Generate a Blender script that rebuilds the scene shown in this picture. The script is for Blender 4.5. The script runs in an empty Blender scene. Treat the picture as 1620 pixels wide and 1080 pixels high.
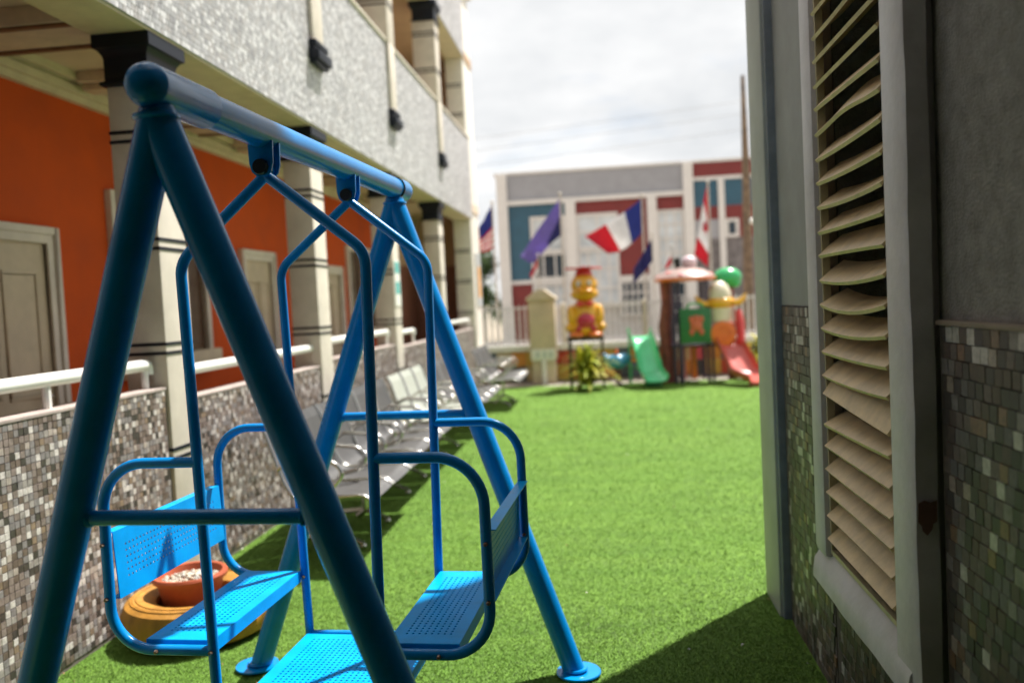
import bpy, bmesh, math, random
import numpy as np
from mathutils import Vector, Matrix

random.seed(7)
rng = np.random.default_rng(7)
PI = math.pi
SC = bpy.context.scene
COL = SC.collection

# ------------------------------------------------------------------ camera
CAM_H, YAW, PITCH, ROLL, FPX = 1.5052, -0.11020, -0.04685, -0.05022, 1340.0
fw = Vector((math.sin(YAW) * math.cos(PITCH), math.cos(YAW) * math.cos(PITCH), math.sin(PITCH)))
rt = Vector((math.cos(YAW), -math.sin(YAW), 0))
up = rt.cross(fw)
c_, s_ = math.cos(ROLL), math.sin(ROLL)
rt, up = rt * c_ + up * s_, up * c_ - rt * s_
cd = bpy.data.cameras.new('camera')
cam = bpy.data.objects.new('camera', cd)
COL.objects.link(cam)
m = Matrix((rt, up, -fw)).transposed().to_4x4()
m.translation = (0, 0, CAM_H)
cam.matrix_world = m
cd.sensor_width = 36.0
cd.lens = 36.0 * FPX / 1620.0
cd.clip_start = 0.05
cd.clip_end = 3000
cd.dof.use_dof = True
cd.dof.focus_distance = 2.5
cd.dof.aperture_fstop = 1.6
SC.camera = cam

# ------------------------------------------------------------------ light
SUN = Vector((0.345, 0.415, 1.0)).normalized()
EL = math.asin(SUN.z)
AZ = math.atan2(SUN.x, SUN.y)
ld = bpy.data.lights.new('sun', 'SUN')
ld.energy = 5.0
ld.angle = math.radians(1.0)
ld.color = (1.0, 0.965, 0.90)
sun = bpy.data.objects.new('sun', ld)
COL.objects.link(sun)
sun.rotation_euler = SUN.to_track_quat('Z', 'Y').to_euler()
sun.location = (6, 8, 20)

W = bpy.data.worlds.new('World')
SC.world = W
W.use_nodes = True
nt = W.node_tree
nt.nodes.clear()
N = nt.nodes.new
L = nt.links.new
out = N('ShaderNodeOutputWorld')
sky = N('ShaderNodeTexSky')
sky.sky_type = 'NISHITA'
sky.sun_disc = False
sky.sun_elevation = EL
sky.sun_rotation = AZ
sky.dust_density = 2.0
bg1 = N('ShaderNodeBackground'); bg1.inputs[1].default_value = 0.07
L(sky.outputs[0], bg1.inputs[0])
tc = N('ShaderNodeTexCoord')
sep = N('ShaderNodeSeparateXYZ'); L(tc.outputs['Generated'], sep.inputs[0])
mx = N('ShaderNodeMath'); mx.operation = 'MAXIMUM'; mx.inputs[1].default_value = 0.0; L(sep.outputs['Z'], mx.inputs[0])
ad = N('ShaderNodeMath'); ad.operation = 'ADD'; ad.inputs[1].default_value = 0.22; L(mx.outputs[0], ad.inputs[0])
dv = N('ShaderNodeVectorMath'); dv.operation = 'DIVIDE'
cb = N('ShaderNodeCombineXYZ')
for i in range(3):
    L(ad.outputs[0], cb.inputs[i])
L(tc.outputs['Generated'], dv.inputs[0]); L(cb.outputs[0], dv.inputs[1])
n1 = N('ShaderNodeTexNoise'); n1.inputs['Scale'].default_value = 1.1; n1.inputs['Detail'].default_value = 7; n1.inputs['Roughness'].default_value = 0.52; n1.inputs['Distortion'].default_value = 0.25
L(dv.outputs[0], n1.inputs['Vector'])
r1 = N('ShaderNodeValToRGB')
r1.color_ramp.elements[0].position = 0.24; r1.color_ramp.elements[0].color = (0, 0, 0, 1)
r1.color_ramp.elements[1].position = 0.40; r1.color_ramp.elements[1].color = (1, 1, 1, 1)
L(n1.outputs['Fac'], r1.inputs[0])
mp = N('ShaderNodeMapping'); mp.inputs['Location'].default_value = (3.7, 1.9, 0.4)
L(dv.outputs[0], mp.inputs[0])
n2 = N('ShaderNodeTexNoise'); n2.inputs['Scale'].default_value = 1.7; n2.inputs['Detail'].default_value = 8; n2.inputs['Roughness'].default_value = 0.55
L(mp.outputs[0], n2.inputs['Vector'])
r2 = N('ShaderNodeValToRGB')
r2.color_ramp.elements[0].position = 0.33; r2.color_ramp.elements[0].color = (0.74, 0.76, 0.78, 1)
r2.color_ramp.elements[1].position = 0.60; r2.color_ramp.elements[1].color = (1.0, 1.0, 1.0, 1)
L(n2.outputs['Fac'], r2.inputs[0])
bg2 = N('ShaderNodeBackground'); bg2.inputs[1].default_value = 0.56
L(r2.outputs[0], bg2.inputs[0])
ms = N('ShaderNodeMixShader')
L(r1.outputs[0], ms.inputs[0]); L(bg1.outputs[0], ms.inputs[1]); L(bg2.outputs[0], ms.inputs[2])
L(ms.outputs[0], out.inputs[0])

SC.view_settings.view_transform = 'Standard'
SC.view_settings.look = 'None'
SC.view_settings.exposure = 0.93
SC.view_settings.gamma = 1.0
SC.view_settings.use_curve_mapping = False
SC.render.engine = 'CYCLES'
SC.cycles.use_denoising = True
SC.cycles.max_bounces = 8
SC.cycles.diffuse_bounces = 4

# ------------------------------------------------------------------ helpers
def proj(p):
    d = Vector(p) - Vector((0, 0, CAM_H))
    z = d.dot(fw)
    return 810 + FPX * d.dot(rt) / z, 540 - FPX * d.dot(up) / z, z

MATS = {}
def mat(name, col, rough=0.6, metal=0.0, var=0.12, scale=14.0, bump=0.0, bscale=120.0, coat=0.0, col2=None, dirt=0.0, trans=0.0, spec=0.5, lie=0.0):
    """principled material: base colour broken up by two octaves of noise, with optional fine relief and large soft stains"""
    if name in MATS:
        return MATS[name]
    mt = bpy.data.materials.new(name)
    mt.use_nodes = True
    t = mt.node_tree
    t.nodes.clear()
    n = t.nodes.new
    k = t.links.new
    o = n('ShaderNodeOutputMaterial')
    b = n('ShaderNodeBsdfPrincipled')
    b.inputs['Roughness'].default_value = rough
    b.inputs['Metallic'].default_value = metal
    b.inputs['Coat Weight'].default_value = coat
    b.inputs['Coat Roughness'].default_value = 0.08
    b.inputs['Specular IOR Level'].default_value = spec
    g = n('ShaderNodeNewGeometry')
    nz = n('ShaderNodeTexNoise'); nz.inputs['Scale'].default_value = scale; nz.inputs['Detail'].default_value = 6; nz.inputs['Roughness'].default_value = 0.6
    k(g.outputs['Position'], nz.inputs['Vector'])
    mixn = n('ShaderNodeMix'); mixn.data_type = 'RGBA'
    c2 = col2 if col2 else tuple(c * (1 - 2 * var) for c in col)
    hi = col if col2 else tuple(min(1, c * (1 + var)) for c in col)
    mixn.inputs[6].default_value = (*c2, 1)
    mixn.inputs[7].default_value = (*hi, 1)
    rp = n('ShaderNodeMapRange'); rp.inputs[1].default_value = 0.3; rp.inputs[2].default_value = 0.65
    k(nz.outputs['Fac'], rp.inputs[0]); k(rp.outputs[0], mixn.inputs[0])
    last = mixn.outputs[2]
    if dirt > 0:
        nd = n('ShaderNodeTexNoise'); nd.inputs['Scale'].default_value = 1.3; nd.inputs['Detail'].default_value = 9; nd.inputs['Roughness'].default_value = 0.68
        k(g.outputs['Position'], nd.inputs['Vector'])
        rd = n('ShaderNodeMapRange'); rd.inputs[1].default_value = 0.45; rd.inputs[2].default_value = 0.75; rd.inputs[4].default_value = dirt
        k(nd.outputs['Fac'], rd.inputs[0])
        md = n('ShaderNodeMix'); md.data_type = 'RGBA'
        md.inputs[7].default_value = (col[0] * 0.35, col[1] * 0.33, col[2] * 0.28, 1)
        k(rd.outputs[0], md.inputs[0]); k(last, md.inputs[6])
        last = md.outputs[2]
    k(last, b.inputs['Base Color'])
    rr = n('ShaderNodeMapRange'); rr.inputs[3].default_value = max(0.02, rough * 0.8); rr.inputs[4].default_value = min(1, rough * 1.25)
    k(nz.outputs['Fac'], rr.inputs[0]); k(rr.outputs[0], b.inputs['Roughness'])
    if bump > 0:
        nb = n('ShaderNodeTexNoise'); nb.inputs['Scale'].default_value = bscale; nb.inputs['Detail'].default_value = 5
        k(g.outputs['Position'], nb.inputs['Vector'])
        bp = n('ShaderNodeBump'); bp.inputs['Strength'].default_value = bump; bp.inputs['Distance'].default_value = 0.01
        k(nb.outputs['Fac'], bp.inputs['Height']); k(bp.outputs[0], b.inputs['Normal'])
    if lie > 0:
        vs_ = n('ShaderNodeVectorMath'); vs_.operation = 'SCALE'; vs_.inputs[3].default_value = 1 - lie
        k(g.outputs['Normal'], vs_.inputs[0])
        va = n('ShaderNodeVectorMath'); va.operation = 'ADD'; va.inputs[1].default_value = (0, 0, lie)
        k(vs_.outputs[0], va.inputs[0])
        vn = n('ShaderNodeVectorMath'); vn.operation = 'NORMALIZE'; k(va.outputs[0], vn.inputs[0])
        k(vn.outputs[0], b.inputs['Normal'])
    if trans > 0:
        tr = n('ShaderNodeBsdfTranslucent'); k(last, tr.inputs[0])
        mm = n('ShaderNodeMixShader'); mm.inputs[0].default_value = trans
        k(b.outputs[0], mm.inputs[1]); k(tr.outputs[0], mm.inputs[2]); k(mm.outputs[0], o.inputs[0])
    else:
        k(b.outputs[0], o.inputs[0])
    MATS[name] = mt
    return mt

class MB:
    """collects shapes and links them as ONE mesh object"""
    def __init__(s):
        s.v = []; s.f = []; s.mi = []
    def add(s, vs, fs, mi=0):
        o = len(s.v)
        s.v.extend([tuple(p) for p in vs])
        for q in fs:
            s.f.append(tuple(i + o for i in q)); s.mi.append(mi)
        return s
    def box(s, x0, x1, y0, y1, z0, z1, mi=0):
        vs = [(x0, y0, z0), (x1, y0, z0), (x1, y1, z0), (x0, y1, z0), (x0, y0, z1), (x1, y0, z1), (x1, y1, z1), (x0, y1, z1)]
        return s.add(vs, [(0, 3, 2, 1), (4, 5, 6, 7), (0, 1, 5, 4), (1, 2, 6, 5), (2, 3, 7, 6), (3, 0, 4, 7)], mi)
    def obox(s, c, ax, ay, az, mi=0):
        c = Vector(c); ax = Vector(ax); ay = Vector(ay); az = Vector(az)
        vs = [c + ax * i + ay * j + az * k for k in (-1, 1) for (i, j) in ((-1, -1), (1, -1), (1, 1), (-1, 1))]
        return s.add(vs, [(0, 3, 2, 1), (4, 5, 6, 7), (0, 1, 5, 4), (1, 2, 6, 5), (2, 3, 7, 6), (3, 0, 4, 7)], mi)
    def tube(s, path, r, n=12, mi=0, cap=True):
        P = [Vector(p) for p in path]
        R = r if isinstance(r, (list, tuple)) else [r] * len(P)
        T = []
        for i in range(len(P)):
            a = P[min(i + 1, len(P) - 1)] - P[max(i - 1, 0)]
            T.append(a.normalized())
        u = T[0].orthogonal().normalized()
        vs = []
        for i in range(len(P)):
            if i:
                u = T[i - 1].rotation_difference(T[i]) @ u
            w = T[i].cross(u).normalized()
            for k in range(n):
                a = 2 * PI * k / n
                vs.append(P[i] + (u * math.cos(a) + w * math.sin(a)) * R[i])
        fs = []
        for i in range(len(P) - 1):
            for k in range(n):
                a = i * n + k; b = i * n + (k + 1) % n
                fs.append((a, b, b + n, a + n))
        if cap:
            fs.append(tuple(range(n - 1, -1, -1)))
            fs.append(tuple((len(P) - 1) * n + k for k in range(n)))
        return s.add(vs, fs, mi)
    def lathe(s, prof, c, n=24, axis=None, mi=0, sx=1.0, sy=1.0):
        """profile (r, h) turned about the axis through c"""
        c = Vector(c)
        q = Vector((0, 0, 1)).rotation_difference(Vector(axis)) if axis else None
        vs = []
        for r, h in prof:
            for k in range(n):
                a = 2 * PI * k / n
                p = Vector((r * math.cos(a) * sx, r * math.sin(a) * sy, h))
                if q: p = q @ p
                vs.append(c + p)
        fs = []
        for i in range(len(prof) - 1):
            for k in range(n):
                a = i * n + k; b = i * n + (k + 1) % n
                fs.append((a, b, b + n, a + n))
        fs.append(tuple(range(n - 1, -1, -1)))
        fs.append(tuple((len(prof) - 1) * n + k for k in range(n)))
        return s.add(vs, fs, mi)
    def ball(s, c, rx, ry=None, rz=None, n=20, m=12, mi=0, bend=None):
        ry = ry or rx; rz = rz or rx
        c = Vector(c)
        vs = []; fs = []
        for i in range(m + 1):
            t = PI * i / m
            rr = max(math.sin(t), 1e-3)
            for k in range(n):
                a = 2 * PI * k / n
                vs.append(c + Vector((rx * rr * math.cos(a), ry * rr * math.sin(a), -rz * math.cos(t))))
        for i in range(m):
            for k in range(n):
                a = i * n + k; b = i * n + (k + 1) % n
                fs.append((a, b, b + n, a + n))
        return s.add(vs, fs, mi)
    def prism(s, poly, y0, y1, mi=0, f=None):
        """poly (x, z) extruded along y"""
        n = len(poly)
        vs = [(x, y0, z) for x, z in poly] + [(x, y1, z) for x, z in poly]
        if f: vs = [f(p) for p in vs]
        fs = [tuple(range(n)), tuple(range(2 * n - 1, n - 1, -1))] + [(i, i + n, (i + 1) % n + n, (i + 1) % n) for i in range(n)]
        return s.add(vs, fs, mi)
    def build(s, name, mats, parent=None, world=True, bevel=0.0, smooth=35, label=None, kind=None):
        me = bpy.data.meshes.new(name)
        vs = s.v
        if parent is not None and world:
            inv = ROOT_INV[parent.name]
            vs = [inv @ Vector(p) for p in vs]
        me.from_pydata([tuple(p) for p in vs], [], s.f)
        ml = mats if isinstance(mats, (list, tuple)) else [mats]
        for q in ml: me.materials.append(q)
        me.polygons.foreach_set('material_index', s.mi)
        if bevel > 0:
            bm = bmesh.new(); bm.from_mesh(me)
            bmesh.ops.remove_doubles(bm, verts=bm.verts, dist=1e-5)
            ed = [e for e in bm.edges if len(e.link_faces) == 2 and e.calc_face_angle(0) > 0.5]
            bmesh.ops.bevel(bm, geom=ed, offset=bevel, segments=2, affect='EDGES', profile=0.6, clamp_overlap=True)
            bm.to_mesh(me); bm.free()
        bm = bmesh.new(); bm.from_mesh(me)
        bmesh.ops.recalc_face_normals(bm, faces=bm.faces)
        bm.to_mesh(me); bm.free()
        me.polygons.foreach_set('use_smooth', [True] * len(me.polygons))
        me.set_sharp_from_angle(angle=math.radians(smooth))
        ob = bpy.data.objects.new(name, me)
        COL.objects.link(ob)
        if parent is not None:
            ob.parent = parent
            ROOT_INV[ob.name] = ROOT_INV[parent.name]
        else:
            ROOT_INV[ob.name] = Matrix()
        if label: ob['label'] = label
        if kind: ob['kind'] = kind
        return ob

ROOT_INV = {}
def thing(name, label, cat, loc=(0, 0, 0), rotz=0.0, group=None):
    o = bpy.data.objects.new(name, None)
    o.empty_display_size = 0.2
    COL.objects.link(o)
    o.location = loc
    o.rotation_euler = (0, 0, rotz)
    o['label'] = label; o['category'] = cat
    if group: o['group'] = group
    ROOT_INV[o.name] = (Matrix.Translation(loc) @ Matrix.Rotation(rotz, 4, 'Z')).inverted()
    return o
def tag(o, label, cat, group=None, kind=None):
    o['label'] = label
    if cat: o['category'] = cat
    if group: o['group'] = group
    if kind: o['kind'] = kind
    return o
def copy_tree(o, parent=None):
    c = o.copy(); COL.objects.link(c)
    if parent is not None: c.parent = parent
    for ch in list(o.children): copy_tree(ch, c)
    return c
def fillet(pts, rad, n=7):
    P = [Vector(p) for p in pts]
    out_ = [P[0]]
    for i in range(1, len(P) - 1):
        r = rad[i - 1] if isinstance(rad, (list, tuple)) else rad
        a = (P[i - 1] - P[i]).normalized(); b = (P[i + 1] - P[i]).normalized()
        ang = a.angle(b)
        d = min(r / math.tan(ang / 2), (P[i - 1] - P[i]).length * .49, (P[i + 1] - P[i]).length * .49)
        r = d * math.tan(ang / 2)
        ctr = P[i] + (a + b).normalized() * (r / math.sin(ang / 2))
        s0 = P[i] + a * d - ctr; s1 = P[i] + b * d - ctr
        q = s0.rotation_difference(s1)
        ax, th = q.to_axis_angle()
        for k in range(n + 1):
            out_.append(ctr + Matrix.Rotation(th * k / n, 3, ax) @ s0)
    out_.append(P[-1])
    return out_

def perforated(mb, f, u0, u1, v0, v1, holes, pitch, r, t):
    """sheet in (u, v) mapped by f(u, v, w) with punched round holes; holes = (ua, ub, va, vb)"""
    ua, ub, va, vb = holes
    nu = max(1, round((ub - ua) / pitch)); nv = max(1, round((vb - va) / pitch))
    du = (ub - ua) / nu; dv_ = (vb - va) / nv
    for w in (0.0, -t):
        for (a, b, c, d) in ((u0, ua, v0, v1), (ub, u1, v0, v1), (ua, ub, v0, va), (ua, ub, vb, v1)):
            mb.add([f(a, c, w), f(b, c, w), f(b, d, w), f(a, d, w)], [(0, 1, 2, 3)])
    for i in range(nu):
        for j in range(nv):
            cu = ua + (i + .5) * du; cv = va + (j + .5) * dv_
            sq = [(-.5, -.5), (0, -.5), (.5, -.5), (.5, 0), (.5, .5), (0, .5), (-.5, .5), (-.5, 0)]
            an = [225, 270, 315, 0, 45, 90, 135, 180]
            o_ = [(cu + a * du, cv + b * dv_) for a, b in sq]
            h_ = [(cu + r * math.cos(math.radians(a)), cv + r * math.sin(math.radians(a))) for a in an]
            vs = [f(a, b, 0) for a, b in o_] + [f(a, b, 0) for a, b in h_] + [f(a, b, -t) for a, b in h_] + [f(a, b, -t) for a, b in o_]
            fs = []
            for k in range(8):
                q = (k + 1) % 8
                fs += [(k, q, 8 + q, 8 + k), (8 + k, 8 + q, 16 + q, 16 + k), (16 + k, 16 + q, 24 + q, 24 + k)]
            mb.add(vs, fs)
    for (a, b, c, d) in ((u0, v0, u1, v0), (u1, v0, u1, v1), (u1, v1, u0, v1), (u0, v1, u0, v0)):
        mb.add([f(a, b, 0), f(c, d, 0), f(c, d, -t), f(a, b, -t)], [(0, 1, 2, 3)])

# ------------------------------------------------------------------ materials
BLUE = mat('blue_paint', (0.001, 0.225, 0.60), 0.22, var=0.08, scale=7, bump=0.03, bscale=180, spec=0.32)
BLUES = mat('blue_sheet_paint', (0.001, 0.34, 0.80), 0.34, var=0.07, scale=11, bump=0.03, bscale=260, spec=0.10)
BOLT = mat('bronze_bolt', (0.22, 0.15, 0.10), 0.4, 0.7)
BLACKP = mat('black_plastic', (0.012, 0.014, 0.018), 0.35)
CREAM = mat('cream_paint', (0.63, 0.57, 0.49), 0.62, var=0.06, scale=6, dirt=0.12, bump=0.04)
CREAMT = mat('cream_trim', (0.62, 0.54, 0.38), 0.6, var=0.06, scale=8, dirt=0.1)
NAVY = mat('dark_navy_trim', (0.010, 0.013, 0.021), 0.45, var=0.1, spec=0.25)
ORANGE = mat('orange_wall_paint', (0.54, 0.078, 0.010), 0.75, spec=0.2, var=0.06, scale=3, dirt=0.10, bump=0.05)
TANW = mat('tan_wall_paint', (0.50, 0.34, 0.21), 0.7, var=0.07, scale=3, dirt=0.1)
DOORM = mat('beige_door_paint', (0.52, 0.43, 0.30), 0.5, var=0.08, scale=5, dirt=0.1)
BROWNG = mat('brown_glass', (0.09, 0.05, 0.03), 0.12, var=0.2, scale=2)
WHITEP = mat('white_paint', (0.78, 0.77, 0.72), 0.45, var=0.04, dirt=0.06)
WHITER = mat('white_rail_paint', (0.80, 0.80, 0.76), 0.3, var=0.03)
GROUT = mat('grey_grout', (0.15, 0.125, 0.112), 0.9, var=0.15, scale=40)
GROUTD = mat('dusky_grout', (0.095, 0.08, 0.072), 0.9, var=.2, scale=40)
GROUTL = mat('pale_grout', (0.38, 0.37, 0.375), 0.9, var=0.12, scale=40)
MOS = [mat('mosaic_%s' % n, c, r, var=0.16, scale=60, bump=0.05, bscale=200) for n, c, r in (
    ('white', (0.60, 0.55, 0.52), 0.3), ('cream', (0.42, 0.355, 0.315), 0.35), ('taupe', (0.235, 0.185, 0.165), 0.4), ('grey', (0.235, 0.212, 0.21), 0.4),
    ('brown', (0.15, 0.11, 0.09), 0.4), ('dark', (0.062, 0.052, 0.047), 0.35), ('ochre', (0.25, 0.18, 0.125), 0.4), ('smoke', (0.33, 0.295, 0.275), 0.35))]
PAL = [mat('pale_mosaic_%s' % n, c, 0.45, var=0.1, scale=50, dirt=0.14) for n, c in (
    ('white', (0.66, 0.65, 0.665)), ('light', (0.47, 0.465, 0.48)), ('grey', (0.38, 0.375, 0.39)), ('warm', (0.42, 0.40, 0.40)), ('slate', (0.30, 0.295, 0.31)))]
ROUGHG = mat('rough_grey_render', (0.29, 0.268, 0.25), 0.95, var=0.16, scale=20, bump=0.9, bscale=130, dirt=0.35)
GREYP = mat('grey_paint', (0.29, 0.29, 0.295), 0.6, var=0.08, scale=5, dirt=0.35, bump=0.08, bscale=60)
CASE = mat('lavender_grey_paint', (0.60, 0.555, 0.58), 0.5, var=0.07, scale=9, dirt=0.3, bump=0.12, bscale=50)
CASEB = mat('chipped_brown_primer', (0.20, 0.10, 0.075), 0.8)
SLAT = mat('tan_slat', (0.70, 0.53, 0.30), 0.5, var=0.12, scale=12, dirt=0.3, bump=0.05)
SLATF = mat('cream_slat_frame', (0.55, 0.47, 0.30), 0.5)
DARKIN = mat('dark_interior', (0.03, 0.026, 0.022), 0.9)
METAL = mat('grey_seat_metal', (0.085, 0.083, 0.083), 0.5, 0.3, var=0.06, scale=20)
CHROME = mat('polished_steel', (0.50, 0.485, 0.46), 0.24, 1.0, var=0.03)
SEATW = mat('cream_white_seat', (0.36, 0.375, 0.33), 0.4, var=0.05)

# ------------------------------------------------------------------ ground
def sheet(name, x0, x1, y0, y1, z, m_, nx=1, ny=1):
    mb = MB()
    vs = [(x0 + (x1 - x0) * i / nx, y0 + (y1 - y0) * j / ny, z) for j in range(ny + 1) for i in range(nx + 1)]
    fs = [(j * (nx + 1) + i, j * (nx + 1) + i + 1, (j + 1) * (nx + 1) + i + 1, (j + 1) * (nx + 1) + i) for j in range(ny) for i in range(nx)]
    mb.add(vs, fs)
    return mb.build(name, m_, kind='structure')
PAVE = mat('concrete_paving', (0.34, 0.30, 0.25), 0.9, var=0.12, scale=4, bump=0.2, dirt=0.2)
sheet('ground', -700, 700, -300, 900, -0.012, mat('dusty_ground', (0.30, 0.25, 0.19), 0.95, var=0.15, scale=0.3))
sheet('paving_strip', -2.6, 4.2, 14.72, 15.62, -0.006, PAVE)

def turf_material():
    mt = bpy.data.materials.new('turf_backing'); mt.use_nodes = True
    t = mt.node_tree; n = t.nodes.new; k = t.links.new
    b = t.nodes['Principled BSDF']; b.inputs['Roughness'].default_value = 0.85; b.inputs['Specular IOR Level'].default_value = 0.25
    g = n('ShaderNodeNewGeometry')
    a = n('ShaderNodeTexNoise'); a.inputs['Scale'].default_value = 170; a.inputs['Detail'].default_value = 4
    mp_ = n('ShaderNodeMapping'); mp_.inputs['Scale'].default_value = (0.5, 3.2, 1)
    k(g.outputs['Position'], a.inputs['Vector']); k(g.outputs['Position'], mp_.inputs[0])
    c = n('ShaderNodeTexNoise'); c.inputs['Scale'].default_value = 1.6; c.inputs['Detail'].default_value = 6; k(mp_.outputs[0], c.inputs['Vector'])
    r = n('ShaderNodeValToRGB')
    r.color_ramp.elements[0].position = 0.3; r.color_ramp.elements[0].color = (0.13, 0.25, 0.038, 1)
    r.color_ramp.elements[1].position = 0.7; r.color_ramp.elements[1].color = (0.16, 0.29, 0.046, 1)
    k(a.outputs['Fac'], r.inputs[0])
    x = n('ShaderNodeMix'); x.data_type = 'RGBA'; x.blend_type = 'MULTIPLY'; x.inputs[0].default_value = 1
    r2_ = n('ShaderNodeValToRGB')
    r2_.color_ramp.elements[0].position = 0.35; r2_.color_ramp.elements[0].color = (0.78, 0.84, 0.70, 1)
    r2_.color_ramp.elements[1].position = 0.65; r2_.color_ramp.elements[1].color = (1.1, 1.06, 1.0, 1)
    k(c.outputs['Fac'], r2_.inputs[0]); k(r.outputs[0], x.inputs[6]); k(r2_.outputs[0], x.inputs[7]); k(x.outputs[2], b.inputs['Base Color'])
    bp = n('ShaderNodeBump'); bp.inputs['Strength'].default_value = 0.6; bp.inputs['Distance'].default_value = 0.02
    k(a.outputs['Fac'], bp.inputs['Height']); k(bp.outputs[0], b.inputs['Normal'])
    return mt
turf = MB()
turf.add([(-2.392, 0.0, 0), (0.79, 0.0, 0), (0.79, 4.22, 0), (4.2, 4.22, 0), (4.2, 14.75, 0), (-2.392, 14.75, 0)], [(0, 1, 2, 3, 4, 5)])
turf = turf.build('turf', turf_material(), kind='structure')

GB = [mat('turf_blade_%s' % n, c, 0.6, var=0.10, scale=1.1, trans=0.22, spec=0.2, lie=0.62) for n, c in (
    ('mid', (0.133, 0.250, 0.036)), ('light', (0.143, 0.262, 0.040)), ('deep', (0.121, 0.236, 0.032)), ('straw', (0.155, 0.254, 0.050)))]
def grass_blades(n):
    y = 2.75 / (1 - rng.random(n) * (1 - 2.75 / 14.7)) ** 1.0
    x = rng.uniform(-2.385, 4.0, n)
    keep = ~((x > 0.775) & (y < 4.24))
    lim = 810 + 0 * x
    keep &= (x < -0.02 + 0.36 * y) & (x > -0.45 - 0.75 * y)
    x = x[keep]; y = y[keep]; n = len(x)
    # turf rows leave faint lines across the lawn
    d = rng.uniform(0, 2 * PI, n)
    h = rng.uniform(0.005, 0.012, n)
    wd = rng.uniform(0.0016, 0.0032, n) * np.clip(y / 4.5, 1, 2.2)
    la = rng.uniform(0, 2 * PI, n); ll = rng.uniform(0.002, 0.018, n)
    V = np.zeros((n, 3, 3), np.float32)
    V[:, 0] = np.stack([x - np.cos(d) * wd, y - np.sin(d) * wd, np.full(n, 0.0)], 1)
    V[:, 1] = np.stack([x + np.cos(d) * wd, y + np.sin(d) * wd, np.full(n, 0.0)], 1)
    V[:, 2] = np.stack([x + np.cos(la) * ll, y + np.sin(la) * ll, h], 1)
    me = bpy.data.meshes.new('grass')
    me.vertices.add(n * 3); me.loops.add(n * 3); me.polygons.add(n)
    me.vertices.foreach_set('co', V.reshape(-1))
    me.loops.foreach_set('vertex_index', np.arange(n * 3, dtype=np.int32))
    me.polygons.foreach_set('loop_start', np.arange(n, dtype=np.int32) * 3)
    me.update(calc_edges=True)
    for q in GB: me.materials.append(q)
    # tone drifts slowly across the lawn, stronger across than along
    seam = np.zeros(n)
    for ys in (4.66, 6.33, 8.0, 9.67, 11.34, 13.0):
        seam += np.exp(-((y - ys) / (.010 + .0011 * y)) ** 2)
    strip = np.where(np.floor((y - 4.66) / 1.67) % 2 == 0, .05, -.05)
    tone = -seam * .35 * 0 + strip + np.sin(y * 2.3 + 0.5 * np.sin(x * 1.3)) * 0.08 + np.sin(y * 7.1 + x * .6) * 0.05
    p = rng.random(n) + tone
    p = np.where(rng.random(n) < seam * .75, .85, p)
    mi = np.where(p < 0.46, 0, np.where(p < 0.72, 1, np.where(p < 0.97, 2, 3))).astype(np.int32)
    me.polygons.foreach_set('material_index', mi)
    me.validate()
    o = bpy.data.objects.new('grass', me); COL.objects.link(o)
    tag(o, 'short bright green artificial grass blades covering the courtyard', None, kind='stuff')
grass_blades(700000)

LIT = [mat('dry_leaf', (.22, .12, .05), .8), mat('pale_scrap', (.6, .56, .5), .7)]
mb = MB()
for q_ in range(150):
    y = random.uniform(3.0, 11); x = random.uniform(-2.3, 2.5) if y > 4.4 else random.uniform(-2.3, .7)
    if q_ >= 70: x = -2.385 + random.expovariate(14) if q_ % 3 else ((.77 - random.expovariate(14)) if y < 4.2 else x)
    a = random.uniform(0, 6.28); r_ = random.uniform(.005, .014); t_ = random.uniform(.3, .6)
    c, s_n = math.cos(a), math.sin(a)
    mb.add([(x + r_ * c, y + r_ * s_n, .016), (x - t_ * r_ * s_n, y + t_ * r_ * c, .021), (x - r_ * c, y - r_ * s_n, .017), (x + t_ * r_ * s_n, y - t_ * r_ * c, .022)], [(0, 1, 2, 3)], 0 if random.random() < .75 else 1)
tag(mb.build('leaf_litter', LIT), 'few dry leaf scraps lying scattered on the artificial grass', None, kind='stuff')

# ------------------------------------------------------------------ mosaic tiles
TP = 0.0335
def tile_mesh(name, m_, s=TP - 0.0022, t=0.005):
    """one glazed tile facing +x, chamfered edge"""
    mb = MB(); h = s / 2; q = h - 0.0012
    vs = [(0, -h, -h), (0, h, -h), (0, h, h), (0, -h, h), (t, -q, -q), (t, q, -q), (t, q, q), (t, -q, q)]
    mb.add(vs, [(4, 5, 6, 7), (0, 1, 5, 4), (1, 2, 6, 5), (2, 3, 7, 6), (3, 0, 4, 7)])
    me = bpy.data.meshes.new(name); me.from_pydata(mb.v, [], mb.f); me.materials.append(m_)
    return me
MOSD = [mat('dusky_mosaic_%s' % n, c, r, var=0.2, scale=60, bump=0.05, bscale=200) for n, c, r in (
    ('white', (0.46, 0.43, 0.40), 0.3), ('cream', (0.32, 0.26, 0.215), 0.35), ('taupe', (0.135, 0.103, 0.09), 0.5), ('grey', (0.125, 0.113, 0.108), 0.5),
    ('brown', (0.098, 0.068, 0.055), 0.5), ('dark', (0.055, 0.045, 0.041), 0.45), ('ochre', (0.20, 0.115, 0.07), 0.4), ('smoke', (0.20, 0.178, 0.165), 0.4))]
TPL, TPR = 0.0305, 0.0385
TILEM = {p: [tile_mesh('tile', q, p - (.0014 if p == TPL else .0005)) for q in ms_] for p, ms_ in ((TPL, MOS), (TPR, MOSD))}
MOSP = np.array([.12, .07, .26, .19, .14, .10, .04, .08])
MOSPD = np.array([.055, .025, .14, .17, .22, .28, .04, .07])
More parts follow.
